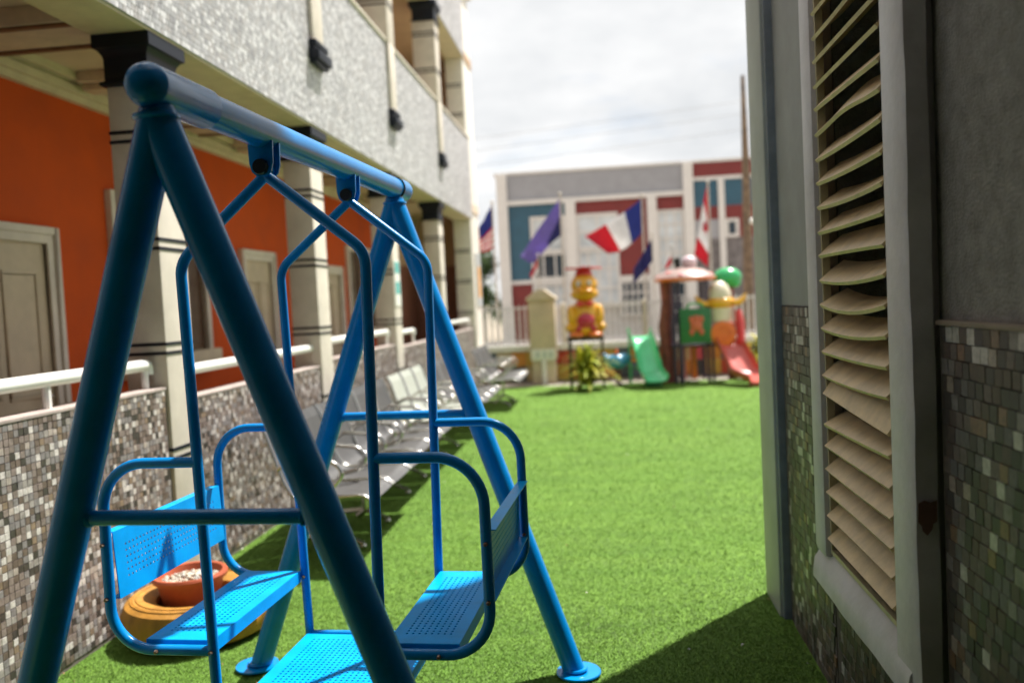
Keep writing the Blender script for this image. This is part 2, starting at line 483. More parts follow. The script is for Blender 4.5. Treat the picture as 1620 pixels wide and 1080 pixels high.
def mosaic_spots(x, y0, y1, z0, z1, face, P=None):
    r = []
    TP = TPL if face > 0 else TPR
    ny = int((y1 - y0) / TP) - (0 if face > 0 else 1); nz = int((z1 - z0) / TP)
    for j in range(nz):
        for i in range(ny):
            r.append((x, y0 + (i + .5 + (.0 if face > 0 else .37 * (j % 3))) * TP + rng.normal(0, .0007), z1 - (j + .5) * TP + rng.normal(0, .0007), face, int(rng.choice(8, p=MOSP if P is None else P))))
    return r
def lay_tiles(groups, root, limit=300):
    """groups: (parent part, spots). The largest in view become single tiles, the rest one joined part each."""
    allt = []
    for gi, (par, spots) in enumerate(groups):
        for s in spots:
            px, py, z = proj(s[:3])
            inview = z > 0 and -5 < px < 1625 and -5 < py < 1085
            allt.append((0 if inview else 1, z if z > 0 else 99, gi, s))
    allt.sort(key=lambda a: (a[0], a[1]))
    rest = {}
    for k, (nv, z, gi, s) in enumerate(allt):
        par = groups[gi][0]
        x, y, zz, face, c = s
        if k < limit and not nv:
            o = bpy.data.objects.new('tile', TILEM[TPL if face > 0 else TPR][c]); COL.objects.link(o)
            o.parent = par
            p = ROOT_INV[par.name] @ Vector((x, y, zz))
            o.location = p
            o.rotation_euler = (rng.normal(0, .012), rng.normal(0, .012), (0 if face > 0 else PI) + rng.normal(0, .02))
        else:
            rest.setdefault(gi, []).append(s)
    for gi, sp in rest.items():
        mb = MB(); h = ((TPL - .0014) if sp[0][3] > 0 else (TPR - .0005)) / 2; q = h - .0012; t = .005
        for x, y, zz, face, c in sp:
            b = x; e = x + face * (t + rng.normal(0, .0006)); e2 = e + face * rng.normal(0, .0006)
            vs = [(b, y - h, zz - h), (b, y + h, zz - h), (b, y + h, zz + h), (b, y - h, zz + h), (e, y - q, zz - q), (e2, y + q, zz - q), (e2, y + q, zz + q), (e, y - q, zz + q)]
            fs = [(4, 5, 6, 7), (0, 1, 5, 4), (1, 2, 6, 5), (2, 3, 7, 6), (3, 0, 4, 7)]
            if face < 0: fs = [f[::-1] for f in fs]
            mb.add(vs, fs, c)
        mosaic_build(mb, 'mosaic_tiles', MOS if sp[0][3] > 0 else MOSD, groups[gi][0])
def mosaic_build(mb, name, mats, parent):
    me = bpy.data.meshes.new(name)
    inv = ROOT_INV[parent.name]
    tr = np.array(inv.translation)
    me.from_pydata([(p[0] + tr[0], p[1] + tr[1], p[2] + tr[2]) for p in mb.v], [], mb.f)
    for q in mats: me.materials.append(q)
    me.polygons.foreach_set('material_index', mb.mi)
    o = bpy.data.objects.new(name, me); COL.objects.link(o); o.parent = parent; o['kind'] = 'stuff'
    ROOT_INV[o.name] = inv
    return o

# ------------------------------------------------------------------ school building on the left
SB = thing('school_building', 'long two-storey school block with orange corridor wall, cream columns and tiled balcony', 'building', (-3.0, 9.0, 0))
WX = -3.6
COLY = [1.86, 4.37, 6.88, 9.50, 12.40, 15.42]
CW = 0.30
MB().box(-3.75, -2.45, -2, 16.4, 0.0, 0.10).build('corridor_floor', mat('corridor_floor', (0.20, 0.13, 0.09), 0.4, var=.1), SB)
MB().box(WX - .2, WX, -2, 13.6, 0.10, 3.20).build('orange_wall', ORANGE, SB)
MB().box(WX - .2, WX - .001, 13.6, 16.4, 0.10, 3.20).build('tan_end_wall', TANW, SB)
MB().box(WX, -2.685, 16.2, 16.39, .10, 3.199).build('corridor_end_wall', TANW, SB)
MB().box(WX, -2.685, 16.2, 16.39, 3.361, 5.979).build('upper_end_wall', TANW, SB)
mb = MB(); mb.box(WX + .013, -2.70, 16.185, 16.199, .10, 2.25); mb.box(WX, WX + .012, 13.65, 16.18, .10, 2.25)
mb.build('brown_mosaic_panel', mat('brown_mosaic', (0.24, 0.10, 0.06), 0.5, var=0.35, scale=45, bump=.2, bscale=60), SB)
MB().box(WX - .2, WX, -2, 16.4, 3.36, 7.4).build('upper_wall', TANW, SB)
# cornice: three steps
mb = MB()
for (d, a, b) in ((.05, 3.03, 3.075), (.085, 3.075, 3.125), (.06, 3.125, 3.15), (.13, 3.15, 3.20)):
    mb.box(WX, WX + d, -2, 16.4, a, b)
mb.build('cornice', CREAMT, SB)
mb = MB()
mb.box(WX, -2.34, -2, 16.4, 3.20, 3.36)
mb.build('ceiling_slab', mat('ceiling_paint', (.66, .54, .41), .7, var=.06, scale=3, dirt=.1), SB)
CEILB = mat('ceiling_beam_paint', (0.66, 0.55, 0.42), 0.7, var=.06, dirt=.15)
for y in (2.55, 3.45, 5.45, 7.9, 10.4):
    mb = MB(); mb.box(WX + .13, -2.66, y, y + .26, 3.13, 3.199)
    mb.box(WX + .13, -2.66, y + .06, y + .20, 3.085, 3.13)
    mb.build('ceiling_moulding', CEILB, SB, bevel=.01)
BRST = mat('brown_moulding_paint', (.20, .10, .055), .6)
for y in COLY[1:5]:
    bb = MB().box(WX + .13, -2.661, y - .10, y + .34, 3.10, 3.199).build('ceiling_beam', CEILB, SB, bevel=.008)
    for a in (-.085, .285):
        MB().box(WX + .13, -2.664, y + a, y + a + .04, 3.086, 3.0995).build('moulding_strip', BRST, bb)
MB().box(-2.66, -2.335, -2, 15.40, 3.035, 3.199).build('edge_beam', CREAMT, SB)
# parapet of the balcony with its pale mosaic
PX = -2.32
def pale_panel(name, z0, z1):
    p = MB().box(-2.45, PX - .002, -1, 15.40, z0, z1).build(name, GROUTL, SB)
    mb = MB()
    h = TP / 2 - .001
    ny = int(13.2 / TP); nz = int((z1 - z0) / TP)
    pc = rng.choice(5, p=[.20, .30, .25, .17, .08], size=(nz, ny))
    for j in range(nz):
        for i in range(ny):
            y = 2.2 + (i + .5 + (j * 7 % 5) * .2) * TP + rng.normal(0, .001); z = z0 + (j + .5) * TP + rng.normal(0, .0008)
            h = TP / 2 - .0006
            e = PX + rng.uniform(0, .0004); e2 = e + rng.normal(0, .00012)
            b = PX - .0022
            mb.add([(b, y - h, z - h), (b, y + h, z - h), (b, y + h, z + h), (b, y - h, z + h), (e, y - h + .001, z - h + .001), (e2, y + h - .001, z - h + .001), (e2, y + h - .001, z + h - .001), (e, y - h + .001, z + h - .001)],
                   [(4, 5, 6, 7), (0, 1, 5, 4), (1, 2, 6, 5), (2, 3, 7, 6), (3, 0, 4, 7)], int(pc[j, i]))
    mosaic_build(mb, 'mosaic_tiles', PAL, p)
pale_panel('parapet', 3.05, 4.50)
MB().box(-2.47, -2.30, -1, 15.40, 4.50, 4.53).build('parapet_coping', CREAM, SB, bevel=.004)
MB().box(-3.8, -2.34, -2, 16.4, 5.98, 6.14).build('upper_slab', TANW, SB)
MB().box(-2.66, -2.335, -1, 15.40, 5.95, 5.978).build('upper_edge_beam', CREAMT, SB)
pale_panel('upper_parapet', 5.96, 7.30)
MB().box(-3.8, -2.27, -2, 16.4, 7.30, 7.42).build('roof', CREAM, SB)
MB().box(WX, WX + .10, -2, 16.4, 4.95, 5.05).build('upper_cornice', mat('brown_band', (.36, .16, .06), .6), SB)

def bands(par, x0, x1, y0, y1, zs, e=.004):
    for z in zs:
        for d in (0, .05):
            MB().box(x0 - e, x1 + e, y0 - e, y1 + e, z - d - .009, z - d + .009).build('dark_band', NAVY, par)
def capital(mb, x0, x1, y0, y1, zb, zt):
    h = zt - zb
    prof = [(.014, 0), (.026, .03), (.026, .08), (.008, .12), (.006, .14), (.006, .55), (.012, .62), (.026, .70), (.042, .735), (.045, .74), (.045, 1.0)]
    vs = []; fs = []
    for d, t in prof:
        z = zb + t * h
        vs += [(x0 - d, y0 - d, z), (x1 + d, y0 - d, z), (x1 + d, y1 + d, z), (x0 - d, y1 + d, z)]
    for i in range(len(prof) - 1):
        for k in range(4):
            fs.append((i * 4 + k, i * 4 + (k + 1) % 4, i * 4 + 4 + (k + 1) % 4, i * 4 + 4 + k))
    fs += [(3, 2, 1, 0), tuple(len(vs) - 4 + k for k in range(4))]
    mb.add(vs, fs)
for y in COLY[:5]:
    c = MB().box(-2.61, -2.375, y, y + CW, 0, 2.77).build('column', CREAM, SB, bevel=.006)
    bands(c, -2.61, -2.375, y, y + CW, (2.52, 1.94, 1.37, .79))
    k = MB(); capital(k, -2.61, -2.375, y, y + CW, 2.765, 3.034); k.build('capital', NAVY, c)
    # upper storey column and the pilaster that runs down over the parapet
    c = MB().box(-2.62, -2.285, y, y + CW, 4.52, 5.70).build('upper_column', CREAM, SB, bevel=.006)
    bands(c, -2.62, -2.285, y, y + CW, (5.50, 4.97))
    k = MB(); capital(k, -2.60, -2.285, y, y + CW, 5.66, 5.948); k.build('capital', NAVY, c)
    p = MB().box(-2.318, -2.285, y + .02, y + CW - .02, 3.74, 4.515).build('pilaster', CREAM, SB, bevel=.004)
    k = MB()
    for (d, a, b_) in ((.03, 3.70, 3.745), (.018, 3.66, 3.70), (.055, 3.58, 3.66), (.03, 3.55, 3.58)):
        k.box(-2.318, -2.285 + d, y - d * .4, y + CW + d * .4, a, b_)
    k.build('bracket', NAVY, p, bevel=.008)
# end fin wall
fin = MB().box(-2.68, -2.36, COLY[5], 16.38, 0, 7.9).build('end_fin_wall', mat('cream_fin_paint', (.74, .71, .64), .55, var=.04, dirt=.08), SB, bevel=.008)
bands(fin, -2.681, -2.40, COLY[5] - .001, 16.0, (2.50, 1.94, 1.37, 4.97, 5.5))

# dado walls with mosaic between the columns
DADO = [(2.15, 4.36, 1.12), (4.68, 6.87, 1.035), (7.19, 9.49, 1.07), (9.81, 12.39, 1.02), (12.71, 15.41, 1.04)]
grp = []
for (a, b_, h) in DADO:
    d = MB().box(-2.51, -2.394, a, b_, 0, h).build('dado_wall', GROUT, SB)
    MB().box(-2.52, -2.386, a, b_, h, h + .016).build('coping', mat('pinkish_coping', (.40, .33, .30), .7), d, bevel=.003)
    grp.append((d, mosaic_spots(-2.3945, a, b_, 0.0, h, 1)))
lay_tiles(grp, SB)

# handrails
for (a, b_, z) in ((2.2, 4.33, 1.262), (4.75, 6.93, 1.20), (7.25, 9.42, 1.235), (9.85, 10.75, 1.20), (12.75, 15.2, 1.215)):
    mb = MB(); mb.tube(fillet([(-2.47, a, z - .10), (-2.47, a, z), (-2.47, b_, z), (-2.47, b_, z - .05)], .04), .032, 12)
    h = mb.build('handrail', WHITER, SB)
    for y in ([a + 1.29] if b_ < 4.5 else []) + [b_ - .03, a + .05]:
        MB().tube([(-2.47, y, 1.03), (-2.47, y, z - .01)], .02, 10).build('post', WHITER, h)

# doors and windows of the corridor wall
def door(y0, y1, zt):
    fr = MB(); t = .105
    fr.box(WX, WX + .045, y0 - t, y0, .10, zt + t); fr.box(WX, WX + .045, y1, y1 + t, .10, zt + t); fr.box(WX, WX + .045, y0, y1, zt, zt + t)
    fr.box(WX + .045, WX + .06, y0 - t, y0 - t * .55, .10, zt + t); fr.box(WX + .045, WX + .06, y1 + t * .55, y1 + t, .10, zt + t); fr.box(WX + .045, WX + .06, y0 - t * .55, y1 + t * .55, zt + t * .55, zt + t)
    d = MB().box(WX + .001, WX + .012, y0, y1, .11, zt).build('door', DOORM, SB)
    fr.build('frame', CREAM, d, bevel=.004)
    w = (y1 - y0)
    for (a, b_) in ((.10, .46), (.54, .90)):
        for (c, e) in ((.25, .95), (1.05, 1.85)):
            p = MB(); ya, yb, za, zb = y0 + a * w, y0 + b_ * w, c, min(e, zt - .12)
            for (q0, q1, r0, r1) in ((ya, yb, za, za + .02), (ya, yb, zb - .02, zb), (ya, ya + .02, za + .02, zb - .02), (yb - .02, yb, za + .02, zb - .02)):
                p.box(WX + .012, WX + .022, q0, q1, r0, r1)
            p.build('panel_moulding', DOORM, d, bevel=.003)
    MB().tube(fillet([(WX + .012, y1 - .08, 1.05), (WX + .06, y1 - .08, 1.05), (WX + .06, y1 - .19, 1.05)], .012), .009, 8).build('handle', CHROME, d)
def window(y0, y1, z0, z1):
    w = MB().box(WX + .001, WX + .008, y0, y1, z0, z1).build('window', BROWNG, SB)
    fr = MB(); t = .075
    for (a, b_, c, d) in ((y0 - t, y1 + t, z1, z1 + t), (y0 - t, y0, z0, z1), (y1, y1 + t, z0, z1)):
        fr.box(WX, WX + .05, a, b_, c, d)
    fr.build('frame', CREAM, w, bevel=.004)
    MB().box(WX, WX + .11, y0 - t - .04, y1 + t + .04, z0 - .15, z0).build('sill', CREAMT, w, bevel=.006)
    for k in (1 / 3, 2 / 3):
        y = y0 + (y1 - y0) * k
        MB().box(WX + .008, WX + .03, y - .025, y + .025, z0, z1).build('mullion', mat('brown_mullion', (.12, .07, .04), .5), w)
door(2.2, 3.1, 2.03); door(4.25, 5.15, 2.03); window(5.97, 7.30, 1.22, 2.40); door(8.22, 8.88, 2.06); door(10.55, 11.28, 1.99); window(11.75, 13.1, 1.22, 2.35)
window(0.2, 1.6, 1.2, 2.4)

# posters on the columns
P1 = thing('poster', 'white and turquoise poster on the sunny side of a cream column', 'poster', (-2.37, 9.52, 1.9))
MB().box(-2.374, -2.366, 9.525, 9.775, 1.52, 2.05).build('sheet', WHITEP, P1)
TEAL = mat('teal_print', (.10, .42, .40), .5)
for (z0, z1) in ((1.90, 2.03), (1.66, 1.80)):
    MB().box(-2.366, -2.3645, 9.55, 9.75, z0, z1).build('printed_block', TEAL, P1)
P2 = thing('notice_sign', 'small orange and grey notice on the white end wall of the school block', 'sign', (-2.35, 15.9, 2.0))
MB().box(-2.36, -2.335, 15.75, 16.25, 1.45, 2.45).build('board', mat('grey_board', (.45, .47, .48), .5), P2)
MB().box(-2.335, -2.333, 15.85, 16.15, 1.62, 2.2).build('printed_block', mat('orange_print', (.70, .33, .06), .5), P2)

# ------------------------------------------------------------------ grey building on the right
RB = thing('grey_building', 'shaded grey rendered building with mosaic dado and a louvred window', 'building', (2.0, 1.5, 0))
RX = 0.80
LY0, LY1, LZ0, LZ1 = 2.295, 2.985, 0.585, 2.62
HB = 7.3
mb = MB()
mb.box(RX, RX + .2, -3.0, LY0, 1.405, HB); mb.box(RX, RX + .2, -3.0, LY0, 0, 1.405)
mb.box(RX, RX + .2, LY1, 4.20, 0, HB)
mb.box(RX, RX + .2, LY0, LY1, 0, LZ0); mb.box(RX, RX + .2, LY0, LY1, LZ1, HB)
mb.build('wall', ROUGHG, RB)
mb = MB()
mb.box(RX + .2, 5.0, 4.0, 4.2, 0, HB); mb.box(4.8, 5.0, -3, 4.0, 0, HB); mb.box(RX + .2, 4.8, -3.0, -2.8, 0, HB)
mb.build('outer_wall', GREYP, RB)
MB().box(RX + .2, 4.8, -2.8, 4.0, -.01, .05).build('inner_floor', DARKIN, RB)
MB().box(RX + .2, 4.8, -2.8, 4.0, 2.9, 3.0).build('inner_ceiling', DARKIN, RB)
MB().box(RX - .02, 5.05, -3.0, 4.25, HB, HB + .15).build('roof', GREYP, RB)
# smooth painted upper wall by the corner
MB().box(RX - .012, RX - .001, 3.10, 3.92, 1.43, HB).build('painted_panel', GREYP, RB)
# corner post, chamfered and stained
pm = MB().box(.738, RX + .12, 3.92, 4.26, 0, HB).build('corner_post', mat('corner_post_paint', (.44, .45, .44), .6, var=.08, scale=4, dirt=.3, bump=.08, bscale=50), RB, bevel=.012)
MB().box(.752, RX + .02, 3.895, 3.92, 0, HB).build('post_return_shade', mat('blue_grey_return_shade', (.24, .26, .30), .6, var=.1, dirt=.4), pm, bevel=.004)  # return face of the post, its shade put into a darker blue-grey
# mosaic dado
dd = []
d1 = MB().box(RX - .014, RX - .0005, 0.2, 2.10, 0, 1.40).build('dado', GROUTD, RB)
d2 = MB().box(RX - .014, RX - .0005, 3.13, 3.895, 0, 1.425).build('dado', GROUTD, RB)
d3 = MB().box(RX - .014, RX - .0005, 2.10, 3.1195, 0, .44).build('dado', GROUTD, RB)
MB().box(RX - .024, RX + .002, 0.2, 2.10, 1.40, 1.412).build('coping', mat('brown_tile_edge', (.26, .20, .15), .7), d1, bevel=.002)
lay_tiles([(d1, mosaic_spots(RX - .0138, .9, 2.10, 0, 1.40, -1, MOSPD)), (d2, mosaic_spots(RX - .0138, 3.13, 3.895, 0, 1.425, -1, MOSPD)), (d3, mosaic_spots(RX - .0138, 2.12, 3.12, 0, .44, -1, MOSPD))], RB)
# louvred window
CX = 0.72
cs = MB()
def wob(z): return .004 * math.sin(z * 9) + .002 * math.sin(z * 31)
# near jamb: wavy hand-plastered edge
zs = [LZ0 - .38 + (LZ1 + .14 - LZ0 + .38) * i / 60 for i in range(61)]
vs = []; fs = []
for z in zs:
    w1 = wob(z); w2 = .003 * math.sin(z * 13 + 1)
    vs += [(.775, 2.105 + w2, z), (CX + .004, 2.105 + w1, z), (CX, 2.117 + w1, z), (CX, LY0 - .035, z), (CX + .012, LY0 - .012, z), (CX + .035, LY0, z), (.775, LY0, z)]
n = 7
for i in range(60):
    for k in range(n):
        fs.append((i * n + k, i * n + (k + 1) % n, (i + 1) * n + (k + 1) % n, (i + 1) * n + k))
fs += [tuple(range(n)), tuple(60 * n + k for k in range(n))]
cs.add(vs, fs)
cs.box(.775, RX, 2.135, LY0, LZ0 - .36, LZ1 + .12)
cas = cs.build('louvre_window', CASE, RB, smooth=50)
j = MB()
j.box(CX, RX, LY1, LY1 + .14, LZ0 - .02, LZ1 + .12)
j.build('far_jamb', CASE, cas, bevel=.02)
j = MB()
j.box(CX, RX, LY0, LY1, LZ1, LZ1 + .12); j.build('head', CASE, cas, bevel=.02)
# sloping sill
vs = []; fs = []
for i in range(41):
    y = LY0 - .142 + (LY1 + .14 - LY0 + .142) * i / 40
    w1 = .0025 * math.sin(y * 11) + .0012 * math.sin(y * 29)
    vs += [(RX, y, LZ0), (CX + .03, y, LZ0 - .004), (CX - .004 + w1, y, LZ0 - .055 + w1), (CX - .010 + w1, y, LZ0 - .095), (CX - .01, y, LZ0 - .125 + w1), (RX, y, LZ0 - .13)]
n = 6
for i in range(40):
    for k in range(n):
        fs.append((i * n + k, i * n + (k + 1) % n, (i + 1) * n + (k + 1) % n, (i + 1) * n + k))
fs += [tuple(range(n)), tuple(40 * n + k for k in range(n))]
MB().add(vs, fs).build('sill', CASE, cas, smooth=50)
MB().add([(CX + .006, 2.0975, .975), (CX + .02, 2.098, .982), (.755, 2.098, .976), (.770, 2.0985, .983), (.768, 2.0985, .93), (.759, 2.098, .925), (.757, 2.098, .912), (.745, 2.098, .896), (CX + .014, 2.098, .908), (CX + .012, 2.0975, .92), (CX + .004, 2.0972, .93)], [tuple(range(11))]).build('paint_chip', CASEB, cas)
fr = MB()
fr.box(CX + .02, CX + .045, LY0, LY0 + .014, LZ0, LZ1); fr.box(CX + .02, CX + .045, LY1 - .014, LY1, LZ0, LZ1); fr.box(CX + .02, CX + .045, LY0 + .014, LY1 - .014, LZ0, LZ0 + .014)
fr.build('frame', SLATF, cas)
NSL = 25
for i in range(NSL):
    z = LZ0 + .055 + i * .0805
    sag = {9: .014, 10: .02, 11: .012, 17: -.014, 14: .008, 7: .006}.get(i, random.uniform(-.002, .006))
    skew = {6: .035, 5: -.012, 18: .012}.get(i, random.uniform(-.004, .004))
    tilt = math.radians(36 + random.uniform(-4, 4) + {6: 14, 5: -10, 10: -8}.get(i, 0))
    dep = .106
    vs = []; fs = []
    M = 12
    for k in range(M + 1):
        t = k / M
        y = LY0 + .016 + (LY1 - LY0 - .032) * t
        sg = sag * (4 * t * (1 - t)) ** (1.0 if i not in (17,) else 2.5)
        dz = -sg + skew * (t - .5)
        tl = tilt - sg * 6
        for (u, w) in ((0, .001), (dep * .5, .005), (dep, .003), (dep, -.003), (.012, -.004), (0, -.0105)):
            vs.append((CX + .006 + u * math.cos(tl) - w * math.sin(tl), y, z + dz + u * math.sin(tl) + w * math.cos(tl)))
    for k in range(M):
        for q in range(6):
            fs.append((k * 6 + q, k * 6 + (q + 1) % 6, k * 6 + 6 + (q + 1) % 6, k * 6 + 6 + q))
    fs += [tuple(range(6)), tuple(M * 6 + q for q in range(6))]
    MB().add(vs, fs).build('slat', SLAT, cas, smooth=40, label='slat bent out of line' if abs(sag) > .015 else None)

# the photograph is taken from the mouth of a roofed passage between the two buildings
PG = thing('passage_building', 'tall rendered building with a roofed passage under it, joining the two blocks', 'building', (-.8, -2.5, 0))
MB().box(-2.31, RX + .198, -8.0, 1.30, 2.95, 3.15).build('passage_ceiling', mat('passage_soffit', (.32, .30, .27), .85, var=.1, dirt=.2), PG)
MB().box(-2.31, RX + .198, -8.0, 1.30, 3.151, 7.2).build('upper_storeys', GREYP, PG)
MB().box(-6.0, -3.81, -8.0, 1.30, 0, 8.2).build('side_block', GREYP, PG)
MB().box(-3.81, -2.311, -8.0, -2.05, 0, 8.2).build('side_block', GREYP, PG)
MB().box(-2.31, RX - .002, -8.15, -8.0, 0, 3.15).build('end_wall', ROUGHG, PG)
MB().box(RX, RX + .2, -8.0, -3.001, 0, 2.949).build('side_wall', ROUGHG, PG)
MB().box(-2.51, -2.31, -8.0, 1.85, 0, 2.949).build('side_wall', ROUGHG, PG)

# ------------------------------------------------------------------ swing frame
SX, SY, SYAW = -0.93775, 1.71903, 0.05230
H, LB = 2.0, 1.768
SW = thing('swing_frame', 'blue steel A-frame with a thick top beam standing over the glider', 'swing frame', (SX, SY, 0), -SYAW)
mb = MB(); mb.tube([(0, .02, H), (0, LB, H)], .0425, 28); beam = mb.build('beam', BLUE, SW, world=False)
def dome(y, s_, r):
    return [(r * math.cos(a), s_ * r * .35 * math.sin(a)) for a in (0, .4, .8, 1.2, 1.5)]
mb = MB(); mb.lathe([(.001, -.036), (.018, -.034), (.034, -.027), (.042, -.016), (.0475, -.002), (.0485, .004), (.048, .010), (.0475, .012), (.0475, .235), (.0455, .238), (.0455, .20)], (0, 0, H), 28, axis=(0, 1, 0)); mb.build('sleeve', BLUE, beam, world=False)
mb = MB(); mb.lathe([(.0455, .05), (.0475, 0), (.0475, .10), (.045, .118), (.034, .13), (.018, .136), (.001, .138)], (0, LB, H), 28, axis=(0, 1, 0)); mb.build('sleeve', BLUE, beam, world=False)
mb = MB(); mb.lathe([(.0435, -.004), (.0487, -.003), (.0487, .003), (.0435, .004)], (0, LB - .004, H), 28, axis=(0, 1, 0)); mb.build('seam_ring', NAVY, beam, world=False)
FA, TS, DY, HC = 0.674, -0.006, 0.122, 1.0586
for (y, dy) in ((0, DY), (LB, -DY)):
    ends = []
    for sx in (-1, 1):
        foot = Vector((sx * FA, y + dy, .004)); top = Vector((sx * TS, y + (.034 if dy > 0 else -.01), 1.948)); tip = Vector((sx * .004, y, 1.958))
        r0 = .0432
        l = MB().tube([foot, foot.lerp(top, .3), foot.lerp(top, .7), top], r0, 24).build('leg', BLUE, SW, world=False)
        p = MB(); p.lathe([(.088, 0), (.09, .003), (.088, .008), (.03, .009)], (foot.x + sx * .012, foot.y, .012), 28); p.build('foot_plate', BLUE, l, world=False)
        w = MB()
        w.lathe([(.046, -.006), (.050, 0), (.046, .006)], foot + Vector((0, 0, .026)), 24); w.build('weld_bead', BLUE, l, world=False)
        t = (HC - foot.z) / (top.z - foot.z)
        ends.append(foot.lerp(top, t))
    cbm = MB().tube(ends, .0178, 16).build('crossbar', BLUE, SW, world=False)
    for q, sx in ((ends[0], 1), (ends[1], -1)):
        MB().lathe([(.0185, -.006), (.0225, -.003), (.0215, .003), (.0182, .007)], q + Vector((sx * .0455, 0, 0)), 16, axis=(1, 0, 0)).build('weld_bead', BLUE, cbm, world=False)
    MB().lathe([(.040, -.005), (.050, 0), (.049, .006), (.040, .010)], (0, ends[0].y * 0 + y + (.03 if dy > 0 else -.01), 1.935), 24).build('weld_bead', BLUE, cbm, world=False)
Y1, Y2 = .548, 1.207
for y in (Y1, Y2):
    b = MB()
    for dx in (-.030, .030):
        pass
    # two cheek plates, one each side of the pivot
    for dy in (-.022, .022):
        poly = [(-.036, 1.975), (.036, 1.975), (.034, 1.915), (.028, 1.893), (.014, 1.880), (-.014, 1.880), (-.028, 1.893), (-.034, 1.915)]
        b.prism(poly, y + dy - .004, y + dy + .004)
    br = b.build('hanger_bracket', BLUE, SW, world=False, bevel=.0015)
    n_ = MB(); n_.lathe([(.001, -.012), (.020, -.012), (.022, -.006), (.022, .0)], (0, y - .026, 1.905), 16, axis=(0, 1, 0)); n_.build('pivot_cap', BLACKP, br, world=False)

# ------------------------------------------------------------------ glider hung from the beam
GL = thing('glider_swing', 'blue face-to-face glider with two perforated benches hanging under the beam', 'glider swing', (SX, SY, 0), -SYAW)
PR = .0155
def bolt(p, d, par):
    mb = MB(); mb.lathe([(.001, .010), (.004, .0098), (.0062, .007), (.0065, 0)], p, 6, axis=d); mb.build('bolt', BOLT, par, world=False)
for y in (Y1, Y2):
    mb = MB(); zt = 1.862
    mb.lathe([(.017, -.016), (.021, -.015), (.021, .015), (.017, .016)], (0, y, 1.905), 20, axis=(0, 1, 0))
    mb.tube([(0, y, 1.905), (0, y, 1.872)], .014, 12)
    for s in (-1, 1):
        mb.tube(fillet([(0, y, 1.886), (s * .272, y, 1.662), (s * .246, y, .332)], .085, 9), PR, 14)
    fr_ = mb.build('hanger_frame', BLUE, GL, world=False, smooth=50)
    for s in (-1, 1):
        xa = .272 - .026 * (1.662 - 1.095) / 1.33; xb = .272 - .026 * (1.662 - .549) / 1.33
        path = fillet([(s * xa, y, 1.095), (s * .565, y, 1.095), (s * .566, y, .549), (s * xb, y, .549)], [.135, .125], 11)
        MB().tube(path, PR, 14).build('armrest_frame', BLUE, GL, world=False, smooth=50)
        last = GL.children[-1]
        bolt((s * .42, y - PR + .001, .549), (0, -1, 0), last); bolt((s * .566, y - PR + .001, .70), (0, -1, 0), last); bolt((s * .566, y - PR + .001, .86), (0, -1, 0), last)
        bolt((s * xb, y - PR + .001, .549), (0, -1, 0), fr_)
for s in (-1, 1):
    # seat: punched sheet with folded skirts
    ya, yb = Y1 + .018, Y2 - .018
    mb = MB()
    f = lambda u, v, w: (s * u, v, .572 + w)
    perforated(mb, f, .262, .470, ya, yb, (.292, .440, ya + .06, yb - .06), .0185, .0042, .003)
    for (u, uu) in ((.262, .2605), (.470, .4715)):
        mb.box(min(s * u, s * uu) , max(s * u, s * uu), ya, yb, .532, .5715)
    for yy in (ya, yb):
        mb.box(min(s * .262, s * .470), max(s * .262, s * .470), yy - .0015, yy + .0015, .545, .5705)
    mb.build('seat', BLUES, GL, world=False, smooth=30)
    # backrest
    mb = MB()
    f = lambda u, v, w: (s * (.536 - w * -1.0 * 0 + (u - .69) * .03 - w), v, u)
    f = lambda u, v, w: (s * (.545 + (u - .69) * .05 - w), v, u)
    perforated(mb, f, .692, .888, ya, yb, (.735, .850, ya + .045, yb - .045), .0185, .0042, .003)
    for (z0, z1) in ((.8865, .8895), (.6905, .6935)):
        x0 = .545 + (z0 - .69) * .05
        mb.box(min(s * x0, s * (x0 + .034)), max(s * x0, s * (x0 + .034)), ya + .004, yb - .004, z0, z1)
    mb.build('backrest', BLUES, GL, world=False, smooth=30)
mb = MB()
f = lambda u, v, w: (u, v, .352 + w)
perforated(mb, f, -.236, .236, Y1 + .02, Y2 - .045, (-.20, .20, Y1 + .06, Y2 - .085), .0185, .0042, .003)
for u in (-.236, .236):
    mb.box(u - .0015, u + .0015, Y1 + .02, Y2 - .045, .318, .3515)
for y in (Y1 + .02, Y2 - .045):
    mb.box(-.236, .236, y - .0015, y + .0015, .318, .3515)
mb.build('footboard', BLUES, GL, world=False, smooth=30)
for y in (Y1, Y2):
    MB().tube([(-.246, y, .336), (.246, y, .336)], .0125, 12).build('footboard_bar', BLUE, GL, world=False)

# ------------------------------------------------------------------ tyre planter with bowl
YEL = mat('yellow_tyre_paint', (0.44, 0.20, 0.022), 0.6, var=.18, scale=10, dirt=.6, bump=.3, bscale=40)
ty = thing('tyre_planter', 'old car tyre painted yellow lying flat on the grass by the mosaic wall', 'tyre', (-2.0, 3.83, 0))
mb = MB()
prof = [(.19, .03), (.215, .012), (.29, .006), (.33, .028), (.345, .06), (.348, .10), (.345, .145), (.332, .178), (.295, .200), (.235, .196), (.195, .178), (.188, .16), (.225, .12), (.225, .06)]
n = 56; vs = []; fs = []
for i, (r, z) in enumerate(prof):
    for k in range(n):
        a = 2 * PI * k / n
        rr = r + (.005 * (1 if k % 2 else -1) if .05 < z < .17 and r > .3 else 0)
        vs.append((-2.0 + rr * math.cos(a), 3.83 + rr * math.sin(a), z))
for i in range(len(prof)):
    j_ = (i + 1) % len(prof)
    for k in range(n):
        q = (k + 1) % n
        fs.append((i * n + k, i * n + q, j_ * n + q, j_ * n + k))
mb.add(vs, fs); mb.build('tyre', YEL, ty, smooth=25)
